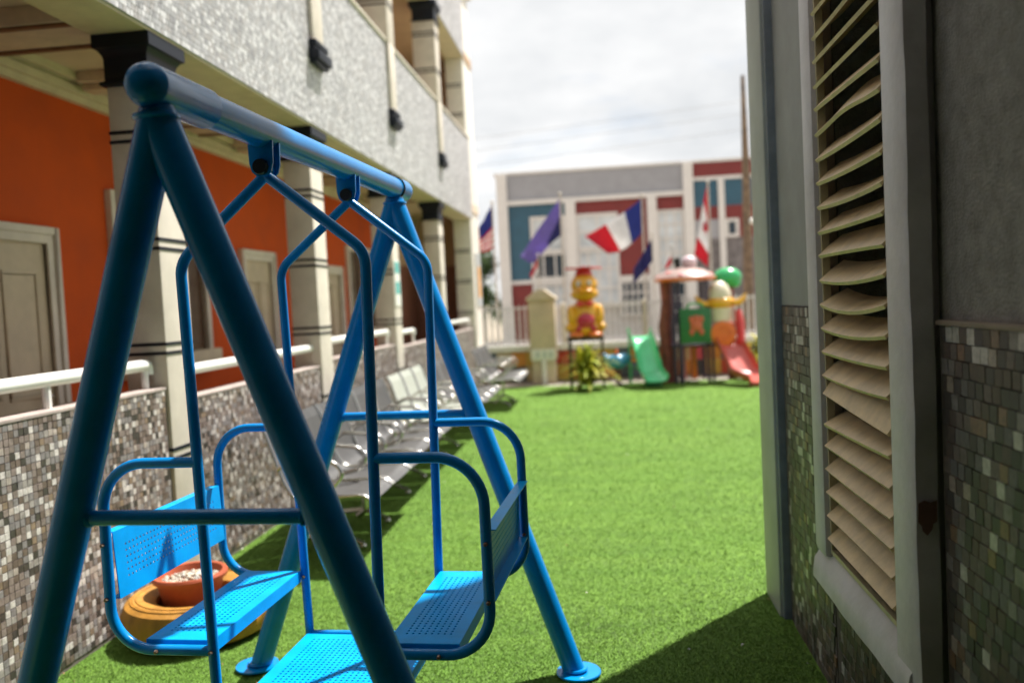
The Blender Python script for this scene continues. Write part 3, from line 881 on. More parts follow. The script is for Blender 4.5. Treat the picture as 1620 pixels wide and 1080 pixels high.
for r in (.280, .305):
    MB().tube([(-2.0 + r * math.cos(a * PI / 28), 3.83 + r * math.sin(a * PI / 28), .2000 - (r - .285) * .25) for a in range(57)], .003, 6, cap=False).build('sidewall_rib', YEL, ty)
TERRA = mat('terracotta_plastic', (0.40, 0.085, 0.035), 0.45, var=.1, scale=9, dirt=.15)
bo = thing('plant_bowl', 'terracotta bowl of pale pebbles standing inside the yellow tyre', 'plant bowl', (-2.045, 3.84, .095))
mb = MB(); mb.lathe([(.02, .155), (.105, .155), (.12, .165), (.145, .27), (.155, .315), (.172, .318), (.176, .335), (.170, .345), (.150, .343), (.143, .325), (.13, .29), (.02, .285)], (-2.045, 3.84, -.06), 40)
mb.build('bowl', TERRA, bo)
PEB = [mat('pebble_%s' % n_, c, .6) for n_, c in (('white', (.58, .52, .43)), ('tan', (.44, .34, .24)), ('grey', (.45, .43, .40)))]
mb = MB()
for i in range(230):
    a = random.uniform(0, 2 * PI); r = .14 * math.sqrt(random.random())
    s = random.uniform(.007, .014)
    mb.ball((-2.045 + r * math.cos(a), 3.84 + r * math.sin(a), .235 + random.uniform(0, .018) + (.14 - r) * .12), s, s * random.uniform(.7, 1.2), s * .7, 6, 4, random.choice((0, 0, 1, 2)))
tag(mb.build('pebbles', PEB, None, kind='stuff'), 'pale pebbles filling the terracotta bowl', None)
mb = MB(); mb.lathe([(.02, .012), (.186, .012), (.188, .09), (.16, .10), (.02, .104)], (-2.0, 3.83, 0), 30)
mb.build('soil', mat('soil', (.16, .11, .07), .95, bump=.5, bscale=60), ty)

# ------------------------------------------------------------------ waiting benches
def seat_ribbon(y0, y1, th=.004):
    prof = fillet([(0.0, 0, .86), (.035, 0, .80), (.125, 0, .52), (.185, 0, .415), (.42, 0, .425), (.60, 0, .435), (.655, 0, .395)], [.05, .2, .10, .3, .3, .04], 5)
    return [(p.x, p.z) for p in prof]
RIB = seat_ribbon(0, 1)
def make_bench(name, label, mt, nseats, group):
    t = thing(name, label, 'bench', (0, 0, 0), 0, group)
    pw = .49; y0 = -nseats * pw / 2
    for i in range(nseats):
        a = y0 + i * pw + .022; b_ = a + pw - .044
        mb = MB(); vs = []; fs = []
        n_ = len(RIB)
        for (off, ) in ((0,), (-.005,)):
            for k, (x, z) in enumerate(RIB):
                k0 = max(k - 1, 0); k1 = min(k + 1, n_ - 1)
                tx, tz = RIB[k1][0] - RIB[k0][0], RIB[k1][1] - RIB[k0][1]
                l_ = math.hypot(tx, tz) or 1
                nx_, nz_ = -tz / l_, tx / l_
                for y in (a, a + .12, b_ - .12, b_):
                    dish = -.012 if y in (a + .12, b_ - .12) else 0
                    vs.append((x + nx_ * (off + dish), y, z + nz_ * (off + dish)))
        for k in range(n_ - 1):
            for q in range(3):
                fs.append((k * 4 + q, k * 4 + q + 1, k * 4 + q + 5, k * 4 + q + 4))
                o_ = n_ * 4
                fs.append((o_ + k * 4 + q, o_ + k * 4 + q + 4, o_ + k * 4 + q + 5, o_ + k * 4 + q + 1))
        s = mb.add(vs, fs).build('seat', mt, t, smooth=50)
        for y in (a - .006, b_ + .006):
            MB().tube([(x, y, z) for x, z in RIB], .011, 8).build('edge_trim', CHROME, s, smooth=60)
    MB().box(.27, .33, y0 + .05, -y0 - .05, .325, .385).build('support_beam', METAL, t, bevel=.006)
    for y in ((-.305, .305) if nseats == 3 else (-.55, .55)):
        lg = MB()
        lg.tube(fillet([(.30, y, .34), (.30, y, .10), (.24, y, .06)], .03), .024, 12)
        lg.tube(fillet([(-.02, y, .028), (.12, y, .085), (.30, y, .10), (.46, y, .032)], .1), [.017] * 18 if False else .019, 10)
        lo = lg.build('leg', CHROME, t, smooth=60)
        for x in (-.02, .455):
            MB().ball((x, y, .018), .022, .022, .018, 12, 8).build('foot_glide', CHROME, lo)
    for i in range(nseats + 1):
        y = y0 + i * pw
        path = fillet([(.10, y, .60), (.20, y, .655), (.44, y, .635), (.50, y, .56), (.43, y, .49), (.30, y, .46), (.28, y, .37)], [.06, .08, .05, .05, .05], 5)
        MB().tube(path, .013, 8).build('armrest', CHROME, t, smooth=60)
    return t
BG = 'metal waiting benches along the school wall'
bx = -2.03
b1 = make_bench('waiting_bench', 'grey metal waiting bench nearest the swing, third leg of the A-frame in front of it', METAL, 3, BG)
b1['label'] = 'grey metal three-seat bench against the mosaic wall, closest to the yellow tyre'
b1.location = (bx, 5.44, 0)
b2 = copy_tree(b1); b2.location = (bx - .06, 6.93, 0); b2['label'] = 'grey metal three-seat bench between the first grey bench and the cream one'
b3 = make_bench('waiting_bench', 'cream white bench standing in the middle of the row of grey ones', SEATW, 3, BG); b3.location = (bx - .04, 8.50, 0)
b4 = copy_tree(b1); b4.location = (bx + .16, 12.35, 0); b4['label'] = 'grey metal bench at the far end of the lawn beside the white end wall'
b5 = copy_tree(b1); b5.location = (bx, 10.1, 0); b5['label'] = 'grey metal bench just beyond the cream bench, mostly behind the far swing leg'

# ------------------------------------------------------------------ boundary wall, ledge, coloured tiles and fence
BWY = 15.62
BW = thing('boundary_wall', 'low wall with a white ledge and big coloured tiles at the end of the lawn', 'wall', (.9, BWY, 0))
bwm = mat('boundary_render', (.40, .37, .34), .85, var=.1, dirt=.2)
MB().box(-2.3, 4.2, BWY, BWY + .18, 0, .575).build('wall_base', bwm, BW)
MB().box(-2.34, 4.25, BWY - .06, BWY + .24, .575, .69).build('ledge', WHITEP, BW, bevel=.01)
TC = [('slate', (.10, .13, .17)), ('tan', (.52, .40, .22)), ('orange', (.60, .24, .04)), ('red', (.48, .06, .03)), ('ochre', (.58, .36, .06)), ('maroon', (.14, .03, .03)), ('pink', (.60, .10, .14)), ('charcoal', (.06, .065, .08))]
TCM = [mat('wall_tile_%s' % n_, c, .35, var=.1, scale=8, dirt=.12) for n_, c in TC]
TME = []
for q in TCM:
    mb = MB(); mb.box(-.133, .133, -.012, 0, -.133, .133)
    me = bpy.data.meshes.new('tile'); me.from_pydata(mb.v, [], mb.f); me.materials.append(q); TME.append(me)
seq1 = [0, 1, 2, 4, 2, 3, 6, 1, 4, 0, 2, 7, 3, 1, 6, 2, 0, 4, 7, 2, 1, 3, 0, 2]
seq2 = [5, 5, 7, 1, 0, 4, 2, 7, 3, 7, 0, 5, 7, 2, 7, 4, 3, 7, 0, 1, 5, 2, 7, 4]
for r, sq in ((0, seq1), (1, seq2)):
    for i, c in enumerate(sq):
        o = bpy.data.objects.new('tile', TME[c]); COL.objects.link(o); o.parent = BW
        o.location = (-2.16 + .272 * i + (0 if r == 0 else .0) - .9, 0.0, .43 - .275 * r)
FN = thing('picket_fence', 'pale metal picket fence on the white ledge of the boundary wall', 'fence', (.9, BWY + .09, .69))
FNM = mat('pale_lilac_fence_paint', (.70, .67, .70), .5, var=.05)
FY = BWY + .09
for z in (.74, 1.36):
    MB().box(-2.25, 4.2, FY - .012, FY + .012, z, z + .03).build('rail', FNM, FN)
pk = None
for i in range(62):
    x = -2.2 + i * .104
    if pk is None:
        pk = MB().box(x - .017, x + .017, FY - .026, FY - .0125, .69, 1.40).add([(x - .017, FY - .026, 1.4), (x + .017, FY - .026, 1.4), (x + .017, FY - .0125, 1.4), (x - .017, FY - .0125, 1.4), (x, FY - .019, 1.44)], [(0, 1, 4), (1, 2, 4), (2, 3, 4), (3, 0, 4)]).build('picket', FNM, FN)
        x0 = x
    else:
        c = pk.copy(); COL.objects.link(c); c.location.x = x - x0
for x in (-.75, .73, 2.3):
    p = MB().box(x - .045, x + .045, FY - .075, FY - .0265, .69, 1.40).build('post', CREAM, FN, bevel=.005)
    MB().add([(x - .06, FY - .09, 1.40), (x + .06, FY - .09, 1.40), (x + .06, FY - .02, 1.40), (x - .06, FY - .02, 1.40), (x, FY - .055, 1.46)], [(3, 2, 1, 0), (0, 1, 4), (1, 2, 4), (2, 3, 4), (3, 0, 4)]).build('post_cap', CREAM, p)

# cream gate pillar with its pitched cap
GP = thing('gate_pillar', 'cream gate pillar with a pitched cap in front of the boundary wall', 'pillar', (-1.12, 15.32, 0))
STONE = mat('cream_stone', (.60, .50, .36), .7, var=.07, scale=5, dirt=.12)
MB().box(-1.36, -.885, 15.15, 15.55, .44, 1.50).build('shaft', STONE, GP, bevel=.012)
MB().box(-1.33, -.915, 15.18, 15.52, 0, .44).build('base', STONE, GP, bevel=.01)
MB().prism([(-1.39, 1.50), (-.855, 1.50), (-.855, 1.54), (-1.06, 1.70), (-1.185, 1.70), (-1.39, 1.54)], 15.11, 15.59).build('cap', STONE, GP, bevel=.012)
sg = MB().box(-1.335, -.91, 15.13, 15.149, .425, .63).build('name_plate', WHITEP, GP, bevel=.003)
for x in (-1.22, -1.10, -.985):
    MB().box(x - .03, x + .03, 15.126, 15.1295, .47, .58).build('printed_block', mat('faded_grey_print', (.50, .55, .54), .5), sg)
MB().tube([(-1.12, 15.14, 0), (-1.12, 15.14, .42)], .045, 14).build('drain_pipe', WHITEP, GP)

# ------------------------------------------------------------------ hall behind
HBD = thing('hall_building', 'flat-roofed hall with grey top band, white columns and blue and red panels', 'building', (1, 26, 0))
HY = 26.0
GPAN = mat('grey_ribbed_cladding', (.36, .36, .385), .55, var=.05, scale=3)
BPAN = mat('blue_panel', (.03, .10, .155), .5, var=.08, scale=3)
RPAN = mat('dark_red_panel', (.195, .024, .022), .55, var=.08, scale=3)
HWH = mat('hall_white_paint', (.72, .69, .66), .6, var=.05, dirt=.1)
GLS = mat('pale_window_glass', (.60, .64, .67), .12, var=.2, scale=.9)
GLD = mat('dark_window_glass', (.03, .05, .07), .1, var=.3, scale=1)
GRV = mat('grey_stone_cladding', (.20, .18, .18), .85, var=.3, scale=6, bump=.5, bscale=9)
MB().box(-3.05, 9, HY + .12, HY + 9, 0, 5.36).build('main_wall', mat('hall_render', (.55, .52, .5), .8, var=.06), HBD)
MB().box(-3.2, 9.1, HY - .05, HY + 9.1, 5.36, 5.44).build('roof', HWH, HBD)
def hb(name, x0, x1, z0, z1, m_, d0=0.0, d1=.12, bev=0):
    return MB().box(x0, x1, HY + d0, HY + d1, z0, z1).build(name, m_, HBD, bevel=bev)
for (x0, x1, zt) in ((-3.12, -2.80, 5.36), (-1.05, -.74, 4.43), (1.41, 1.69, 4.43), (2.50, 2.79, 5.36)):
    hb('column', x0, x1, 0, zt, HWH, -.16)
hb('column', 3.52, 3.70, 0, 4.82, HWH, -.1)
# ribbed top band
band = hb('top_band', -2.80, 2.50, 4.56, 5.355, GPAN)
for i in range(40):
    x = -2.76 + i * .132
    MB().box(x - .028, x + .028, HY - .02, HY, 4.58, 5.34).build('rib', GPAN, band)
hb('beam', -2.80, 2.50, 4.43, 4.56, HWH, -.12)
hb('blue_panel', -2.80, -2.16, 2.13, 4.43, BPAN); hb('blue_panel', -2.16, -1.05, 4.06, 4.43, BPAN)
hb('white_band', -2.80, -1.05, 2.02, 2.129, HWH, -.06); hb('red_panel', -2.80, -2.16, 0, 2.02, RPAN)
hb('red_panel', -.74, 1.41, 4.06, 4.43, RPAN); hb('red_panel', .53, 1.41, 2.12, 4.06, RPAN); hb('white_band', .53, 1.41, 1.96, 2.12, HWH, -.06)
hb('red_panel', 1.69, 2.50, 4.03, 4.43, RPAN)
def hwin(x0, x1, z0, z1, g, nx, nz, t=.06, y=-.05):
    w = hb('window', x0, x1, z0, z1, g, .02, .06)
    fr = MB()
    fr.box(x0, x1, HY + y, HY + .02, z1 - t, z1); fr.box(x0, x1, HY + y, HY + .02, z0, z0 + t); fr.box(x0, x0 + t, HY + y, HY + .02, z0 + t, z1 - t); fr.box(x1 - t, x1, HY + y, HY + .02, z0 + t, z1 - t)
    for i in range(1, nx):
        x = x0 + (x1 - x0) * i / nx; fr.box(x - t * .4, x + t * .4, HY + y * .5, HY + .02, z0 + t, z1 - t)
    for j in range(1, nz):
        z = z0 + (z1 - z0) * j / nz; fr.box(x0 + t, x1 - t, HY + y * .4, HY + .02, z - t * .4, z + t * .4)
    fr.build('frame', HWH, w)
hwin(-2.14, -1.06, 2.95, 4.05, GLS, 2, 2, .08); hwin(-2.14, -1.06, 1.2, 2.0, GLS, 3, 2)
hwin(-2.14, -1.06, 2.14, 2.93, GLD, 3, 1)
hwin(-.73, .52, 2.98, 4.05, GLS, 2, 2, .08); hwin(-.73, .52, 1.2, 2.96, GLS, 4, 3, .07)
hwin(.53, 1.40, .9, 1.95, GLD, 5, 3, .05); hwin(1.70, 2.49, 1.9, 4.02, GLS, 3, 5, .06); hwin(1.70, 2.49, .5, 1.88, GLD, 3, 3, .05)
hb('red_panel', 2.79, 4.9, 4.93, 5.35, RPAN); hb('white_band', 2.79, 4.9, 4.83, 4.929, HWH, -.05); hb('blue_panel', 2.79, 3.52, 4.05, 4.83, BPAN); hb('blue_panel', 3.70, 4.9, 4.05, 4.83, BPAN)
hb('red_panel', 2.79, 3.52, 3.66, 4.049, RPAN); hb('red_panel', 3.70, 4.9, 3.66, 4.049, RPAN)
hb('grey_panel', 2.79, 3.52, 3.1, 3.659, GPAN); hwin(3.70, 4.10, 3.1, 3.65, GLD, 1, 1, .09); hb('red_panel', 4.11, 4.9, 3.1, 3.659, RPAN)
hb('stone_cladding', 2.79, 4.9, 0, 3.099, GRV)

# ------------------------------------------------------------------ trees beyond the fence
def leaf_tree(label, c, h, rx, rz, seed, nleaf, cols, group=None, name='tree', lsz=.10, tr=.09):
    t = thing(name, label, 'tree' if name == 'tree' else 'shrub', (c[0], c[1], 0), 0, group)
    rr = random.Random(seed)
    tk = MB(); tk.tube([(c[0], c[1], 0), (c[0] + .04, c[1], h * .35), (c[0] - .03, c[1] + .05, h * .7)], [tr, tr * .75, tr * .4], 10)
    for k in range(7):
        a = rr.uniform(0, 2 * PI); z = h * rr.uniform(.3, .65)
        tk.tube([(c[0], c[1], z), (c[0] + math.cos(a) * rx * .4, c[1] + math.sin(a) * rx * .4, z + h * .12), (c[0] + math.cos(a) * rx * .75, c[1] + math.sin(a) * rx * .75, z + h * .2)], [tr * .4, tr * .25, tr * .1], 6)
    tk.build('trunk', mat('bark', (.13, .09, .06), .9, var=.25, scale=12), t)
    cl = [(rr.gauss(0, .42), rr.gauss(0, .42), rr.uniform(-.75, .9), rr.uniform(.22, .42)) for _ in range(22)]
    mb = MB()
    for _ in range(nleaf):
        q = rr.choice(cl)
        d = Vector((rr.gauss(0, 1), rr.gauss(0, 1), rr.gauss(0, 1))).normalized() * q[3] * rr.random() ** .4
        p = Vector((c[0] + (q[0] + d.x) * rx, c[1] + (q[1] + d.y) * rx, h - rz + (q[2] + d.z) * rz))
        u = Vector((rr.gauss(0, 1), rr.gauss(0, 1), rr.gauss(0, .6))).normalized(); v = u.orthogonal().normalized()
        s = lsz * rr.uniform(.6, 1.3)
        mb.add([p - u * s, p + v * s * .45, p + u * s, p - v * s * .45], [(0, 1, 2, 3)], rr.choice((0, 0, 1, 2)))
    mb.build('crown', cols, t)
    return t
LG = [mat('leaf_%s' % n_, c, .5, var=.2, scale=3, trans=.3) for n_, c in (('mid', (.065, .12, .025)), ('light', (.11, .17, .035)), ('dark', (.03, .065, .018)))]
leaf_tree('leafy green tree left of the hall, behind the striped flag', (-4.5, 31), 3.75, 1.0, 1.5, 3, 2600, LG)
leaf_tree('taller leafy tree further back beside the school block end wall', (-6.2, 36), 4.2, 1.6, 2.0, 5, 2600, LG)

# ------------------------------------------------------------------ shrubs with strap leaves
YG = [mat('strap_leaf_%s' % n_, c, .45, var=.15, scale=6, trans=.3) for n_, c in (('yellow', (.66, .60, .06)), ('lime', (.44, .50, .06)), ('olive', (.22, .25, .04)))]
def strap_shrub(label, c, h, r, n_, seed):
    rr = random.Random(seed)
    t = thing('strap_leaf_shrub', label, 'shrub', (c[0], c[1], 0), 0, 'yellow green shrubs by the play equipment')
    st = MB()
    for k in range(5):
        a = rr.uniform(0, 6.28); st.tube([(c[0] + .03 * math.cos(a), c[1] + .03 * math.sin(a), 0), (c[0] + .12 * r * math.cos(a) * 4, c[1] + .12 * r * math.sin(a) * 4, h * .45)], [.018, .01], 7)
    st.build('stems', mat('woody_stem', (.16, .11, .06), .9), t)
    mb = MB()
    for _ in range(n_):
        a = rr.uniform(0, 6.28); z0 = rr.uniform(.08, .62) * h; le = rr.uniform(.4, 1.25) * r; el = rr.uniform(.1, 1.45)
        base = Vector((c[0] + rr.gauss(0, .10) * r, c[1] + rr.gauss(0, .10) * r, z0))
        d = Vector((math.cos(a) * math.cos(el), math.sin(a) * math.cos(el), math.sin(el))); sd = Vector((-math.sin(a), math.cos(a), 0))
        w = .03 * rr.uniform(.8, 1.4); pts = []
        for i in range(5):
            s = i / 4
            p = base + d * le * s + Vector((0, 0, -.45 * le * s * s))
            ww = w * (.5 + 1.6 * s) * (1 - s) * 1.5 + .002
            pts += [p - sd * ww, p + sd * ww]
        mb.add(pts, [(2 * i, 2 * i + 1, 2 * i + 3, 2 * i + 2) for i in range(4)], rr.choices((0, 1, 2), (3, 3, 2))[0])
    mb.build('leaves', YG, t, smooth=80)
strap_shrub('yellow green shrub in front of the legs of the yellow duck', (-.33, 13.9), .80, .55, 240, 2)
strap_shrub('yellow green shrub beside the red slide, half behind the grey post', (2.62, 14.6), .95, .42, 320, 9)

# ------------------------------------------------------------------ play equipment
YP = mat('yellow_plastic', (.72, .36, .015), .3, var=.05, scale=5, dirt=.08, coat=.3)
RP = mat('red_plastic', (.58, .03, .025), .3, var=.06, scale=5, coat=.3)
PKR = mat('dusty_red_plastic', (.50, .09, .07), .3, var=.08, scale=6, coat=.3)
GRP = mat('green_plastic', (.02, .36, .11), .25, var=.06, scale=5, coat=.3)
MINT = mat('mint_green_plastic', (.10, .56, .26), .25, var=.06, scale=5, coat=.3)
GRD = mat('dark_green_plastic', (.02, .14, .045), .35, var=.1)
ORP = mat('orange_plastic', (.68, .15, .02), .3, var=.06, coat=.3)
CRP = mat('cream_plastic', (.66, .60, .46), .35, var=.06, dirt=.15)
BLP = mat('sky_blue_plastic', (.03, .24, .42), .3, var=.06, coat=.3)
PUR = mat('dark_purple_metal', (.045, .03, .07), .35, var=.1)
BRW = mat('brown_trunk_plastic', (.20, .045, .035), .5, var=.25, scale=7, bump=.5, bscale=14)
DKM = mat('dark_metal', (.05, .035, .03), .4)
WHP = mat('white_plastic', (.74, .72, .68), .35, var=.05)

DU = thing('duck_figure', 'big yellow duck figure in a red square cap on a dark metal stand', 'play figure', (-.32, 14.3, 0))
mb = MB()
mb.ball((-.32, 14.3, 1.16), .285, .22, .34, 28, 18)
mb.ball((-.32, 14.3, 1.00), .315, .25, .20, 28, 14)
mb.build('body', YP, DU, smooth=70)
mb = MB(); mb.ball((-.32, 14.28, 1.72), .225, .20, .215, 28, 18); mb.ball((-.32, 14.24, 1.57), .235, .19, .12, 24, 12); mb.build('head', YP, DU, smooth=70)
mb = MB(); mb.ball((-.30, 14.06, 1.62), .15, .12, .045, 24, 10); mb.ball((-.30, 14.07, 1.57), .12, .09, .03, 20, 10); mb.build('bill', mat('deep_yellow_plastic', (.72, .30, .01), .3), DU, smooth=70)
for s in (-1, 1):
    e = MB(); e.ball((-.32 + s * .085, 14.10, 1.74), .042, .02, .055, 14, 10); eo = e.build('eye', WHP, DU)
    MB().ball((-.32 + s * .08, 14.082, 1.735), .02, .008, .028, 10, 8).build('pupil', BLACKP, eo)
    w = MB(); w.ball((-.32 + s * .235, 14.22, 1.20), .075, .12, .20, 16, 12); w.ball((-.32 + s * .27, 14.18, 1.02), .07, .10, .075, 14, 10); w.build('wing', YP, DU, smooth=70)
    f_ = MB(); f_.ball((-.32 + s * .15, 14.08, .90), .13, .13, .05, 16, 10); f_.build('foot', ORP, DU, smooth=70)
    bw = MB(); bw.ball((-.32 + s * .075, 14.055, 1.41), .065, .03, .05, 14, 10); bw.build('bow_wing', RP, DU)
mb = MB(); mb.ball((-.32, 14.05, 1.41), .028, .028, .028, 12, 8); mb.build('bow_knot', RP, DU)
mb = MB(); mb.ball((-.31, 14.10, 1.12), .15, .08, .14, 22, 14)
for s in (-1, 1): mb.ball((-.31 + s * .12, 14.07, 1.0), .06, .05, .045, 12, 8)
mb.build('red_ball', mat('crimson_plastic', (.45, .02, .05), .3, coat=.3), DU, smooth=70)
mb = MB(); mb.lathe([(.14, 1.88), (.15, 1.89), (.13, 1.96), (.10, 1.985)], (-.32, 14.28, 0), 24)
mb.obox((-.32, 14.28, 2.0), (.215, -.09, 0), (.09, .215, 0), (0, 0, .016)); mb.ball((-.32, 14.28, 2.025), .02)
mb.build('square_cap', RP, DU, smooth=40, bevel=.004)
mb = MB(); mb.box(-.64, -.02, 14.08, 14.56, .80, .86); mb.build('deck', DKM, DU, bevel=.006)
for x in (-.60, -.06):
    for y in (14.12, 14.52):
        MB().tube([(x, y, 0), (x, y, .80)], .022, 10).build('leg', DKM, DU)

def chute(mb, path, width, depth, th=.018):
    """open U-section swept along path; width direction is horizontal"""
    P = [Vector(p) for p in path]
    pr = [(-.5, 1.0), (-.5, .9), (-.46, .35), (-.36, .06), (-.18, 0), (.18, 0), (.36, .06), (.46, .35), (.5, .9), (.5, 1.0)]
    vs = []; n_ = len(pr)
    for inner in (0, 1):
        for i, p in enumerate(P):
            t_ = (P[min(i + 1, len(P) - 1)] - P[max(0, i - 1)]).normalized()
            sd = t_.cross(Vector((0, 0, 1))).normalized(); nn = sd.cross(t_).normalized()
            wd = width[0] + (width[1] - width[0]) * i / (len(P) - 1) if isinstance(width, tuple) else width
            for a, b_ in pr:
                k = 1 if inner == 0 else 1 + 2 * th / wd
                vs.append(p + sd * a * wd * k + nn * (b_ * depth - (th if inner else 0)))
    fs = []; o_ = len(P) * n_
    for i in range(len(P) - 1):
        for k in range(n_ - 1):
            a = i * n_ + k
            fs.append((a, a + 1, a + n_ + 1, a + n_)); fs.append((o_ + a, o_ + a + n_, o_ + a + n_ + 1, o_ + a + 1))
        for k in (0, n_ - 1):
            a = i * n_ + k; fs.append((a, a + n_, o_ + a + n_, o_ + a))
    for i in (0, len(P) - 1):
        for k in range(n_ - 1):
            a = i * n_ + k; fs.append((a, a + 1, o_ + a + 1, o_ + a))
    mb.add(vs, fs)
GS = thing('green_slide', 'small bright green plastic slide facing the lawn', 'slide', (.68, 14.2, 0))
mb = MB(); chute(mb, fillet([(.57, 14.75, .80), (.60, 14.55, .77), (.71, 14.05, .20), (.78, 13.72, .115)], [.3, .3], 8), .37, .12); mb.build('chute', MINT, GS, smooth=50)
for x, s in ((.40, -1), (.765, 1)):
    mb = MB(); mb.prism([(x - .02, 0), (x + .02, 0), (x + .02, .80), (x + s * .005 + .015, .95), (x + s * .02 - .01, .96), (x - .02, .82)], 14.60, 14.78); mb.build('side_panel', MINT, GS, bevel=.012)
for k in range(3):
    MB().box(.425, .745, 14.80 + k * .08, 14.87 + k * .08, .62 - k * .2, .65 - k * .2).build('step', GRD, GS)
MB().box(.60, .88, 13.85, 14.10, 0, .10).build('foot_block', GRD, GS, bevel=.02)

SR = thing('spring_rider', 'blue whale-shaped spring rider between the duck and the green slide', 'spring rider', (.18, 14.4, 0))
mb = MB(); mb.ball((.16, 14.4, .40), .20, .12, .13, 24, 14); mb.ball((.30, 14.4, .44), .11, .08, .10, 18, 12); mb.ball((.0, 14.4, .47), .09, .06, .05, 16, 10); mb.ball((-.045, 14.4, .53), .05, .08, .03, 14, 8); mb.build('body', BLP, SR, smooth=70)
MB().tube([(.17, 14.26, .56), (.17, 14.54, .56)], .016, 10).build('handlebar', ORP, SR)
MB().ball((.17, 14.4, .55), .035, .035, .07).build('handle_post', ORP, SR)
mb = MB(); mb.tube([(.18 + .05 * math.cos(a), 14.4 + .05 * math.sin(a), .03 + .245 * a / 31.4) for a in [i * 31.4 / 70 for i in range(71)]], .011, 8); mb.build('spring', mat('rust_spring', (.22, .07, .04), .5), SR)
MB().lathe([(.09, 0), (.09, .025), (.02, .03)], (.18, 14.4, 0), 18).build('base_plate', DKM, SR)

PS = thing('playset', 'climbing tower with mushroom canopy, green panel and red slide', 'playset', (1.5, 14.6, 0))
for x, y, z in ((1.15, 14.32, 1.70), (1.23, 14.36, 1.70), (1.69, 14.34, 1.72), (1.15, 15.0, 1.7), (1.69, 15.0, 1.7)):
    MB().tube([(x, y, 0), (x, y, z)], .030, 12).build('post', PUR, PS)
for x in (1.245, 1.755):
    MB().tube([(x, 14.24, 0), (x, 14.24, .66)], .024, 10).build('panel_leg', PUR, PS)
mb = MB(); mb.tube([(1.02, 14.55, 0), (1.03, 14.55, .5), (1.0, 14.55, .95), (1.05, 14.55, 1.35), (1.04, 14.55, 1.72)], [.13, .10, .105, .085, .10], 16); mb.build('trunk_column', BRW, PS, smooth=60)
MB().box(1.10, 1.75, 14.33, 15.03, .60, .645).build('deck', PUR, PS, bevel=.005)
pn = MB().box(1.235, 1.745, 14.235, 14.275, .665, 1.245).build('green_panel', GRD, PS, bevel=.015)
mb = MB(); mb.ball((1.50, 14.225, .96), .10, .02, .10, 16, 10)
for (dx, dz, a, b_) in ((-.085, .10, .035, .06), (.085, .10, .035, .06), (-.08, -.11, .04, .055), (.08, -.11, .04, .055), (0, .12, .06, .05)):
    mb.ball((1.50 + dx, 14.222, .96 + dz), a, .018, b_, 12, 8)
mb.build('panel_animal', mat('coral_plastic', (.55, .12, .06), .35), pn, smooth=70)
MB().tube(fillet([(1.36, 14.26, 1.24), (1.38, 14.26, 1.32), (1.60, 14.26, 1.32), (1.62, 14.26, 1.24)], .05), .018, 10).build('grab_rail', GRP, PS)
cn = MB(); cn.lathe([(.02, 1.70), (.40, 1.72), (.50, 1.735), (.505, 1.765), (.44, 1.83), (.30, 1.89), (.14, 1.93), (.05, 1.95), (.001, 1.955)], (1.38, 14.62, 0), 32); can = cn.build('canopy', mat('faded_pinkish_plastic', (.42, .29, .26), .4, var=.15, scale=4, dirt=.25), PS, smooth=50)
cn = MB(); cn.lathe([(.47, 1.70), (.515, 1.715), (.52, 1.755), (.49, 1.76)], (1.38, 14.62, 0), 32); cn.build('canopy_rim', ORP, can)
for k in range(9):
    a = k * 2 * PI / 9 + .3; r = .33 if k % 2 else .40
    MB().ball((1.38 + r * math.cos(a), 14.62 + r * math.sin(a), 1.845 - (r - .33) * .6), .085, .085, .03, 16, 8).build('canopy_spot', RP if k % 3 else mat('pink_plastic', (.66, .22, .26), .35), can)
mb = MB(); mb.ball((1.46, 14.62, 2.02), .13, .13, .11, 18, 12); mb.build('canopy_bud', mat('pale_pink_plastic', (.70, .52, .58), .35), PS, smooth=70)
mb = MB(); mb.tube([(1.27, 14.6, 1.93), (1.25, 14.6, 2.10)], [.05, .065], 12); mb.build('canopy_chimney', BLACKP, PS)
tp = MB(); tp.ball((2.10, 14.75, 1.73), .245, .22, .175, 26, 14); tp.ball((2.20, 14.70, 1.65), .12, .12, .10, 16, 10); tp.ball((1.96, 14.72, 1.70), .11, .1, .08, 16, 10); tp.build('leaf_cap', GRP, PS, smooth=70)
MB().tube([(2.15, 14.78, 0), (2.12, 14.78, .9), (2.12, 14.76, 1.62)], [.09, .07, .09], 14).build('leaf_trunk', BRW, PS, smooth=60)
tw = MB(); tw.lathe([(.20, .98), (.205, 1.20), (.195, 1.42), (.185, 1.50), (.14, 1.60), (.07, 1.665), (.001, 1.68)], (1.92, 14.48, 0), 28); tw.build('cream_turret', CRP, PS, smooth=50)
wi = MB()
wi.lathe([(.205, 1.23), (.235, 1.26), (.245, 1.33), (.22, 1.38), (.205, 1.39)], (1.92, 14.48, 0), 28)
for s in (-1, 1):
    wi.tube([(1.92 + s * .20, 14.34, 1.30), (1.92 + s * .30, 14.33, 1.31), (1.92 + s * .37, 14.33, 1.37), (1.92 + s * .42, 14.33, 1.46)], [.05, .055, .04, .008], 10)
wi.build('yellow_wings', YP, PS, smooth=60)
MB().lathe([(.02, -.02), (.20, -.02), (.215, 0), (.20, .025), (.12, .03), (.11, .012), (.02, .012)], (1.93, 14.26, .80), 28, axis=(0, -1, 0)).build('round_panel', ORP, PS)
MB().box(1.78, 2.14, 14.30, 14.62, .60, .985).build('slide_deck', PKR, PS, bevel=.02)
mb = MB(); mb.tube([(2.20, 14.36, 1.18), (2.21, 14.30, .98), (2.22, 14.24, .62)], [.05, .075, .06], 14); mb.build('slide_pillar', RP, PS, smooth=60)
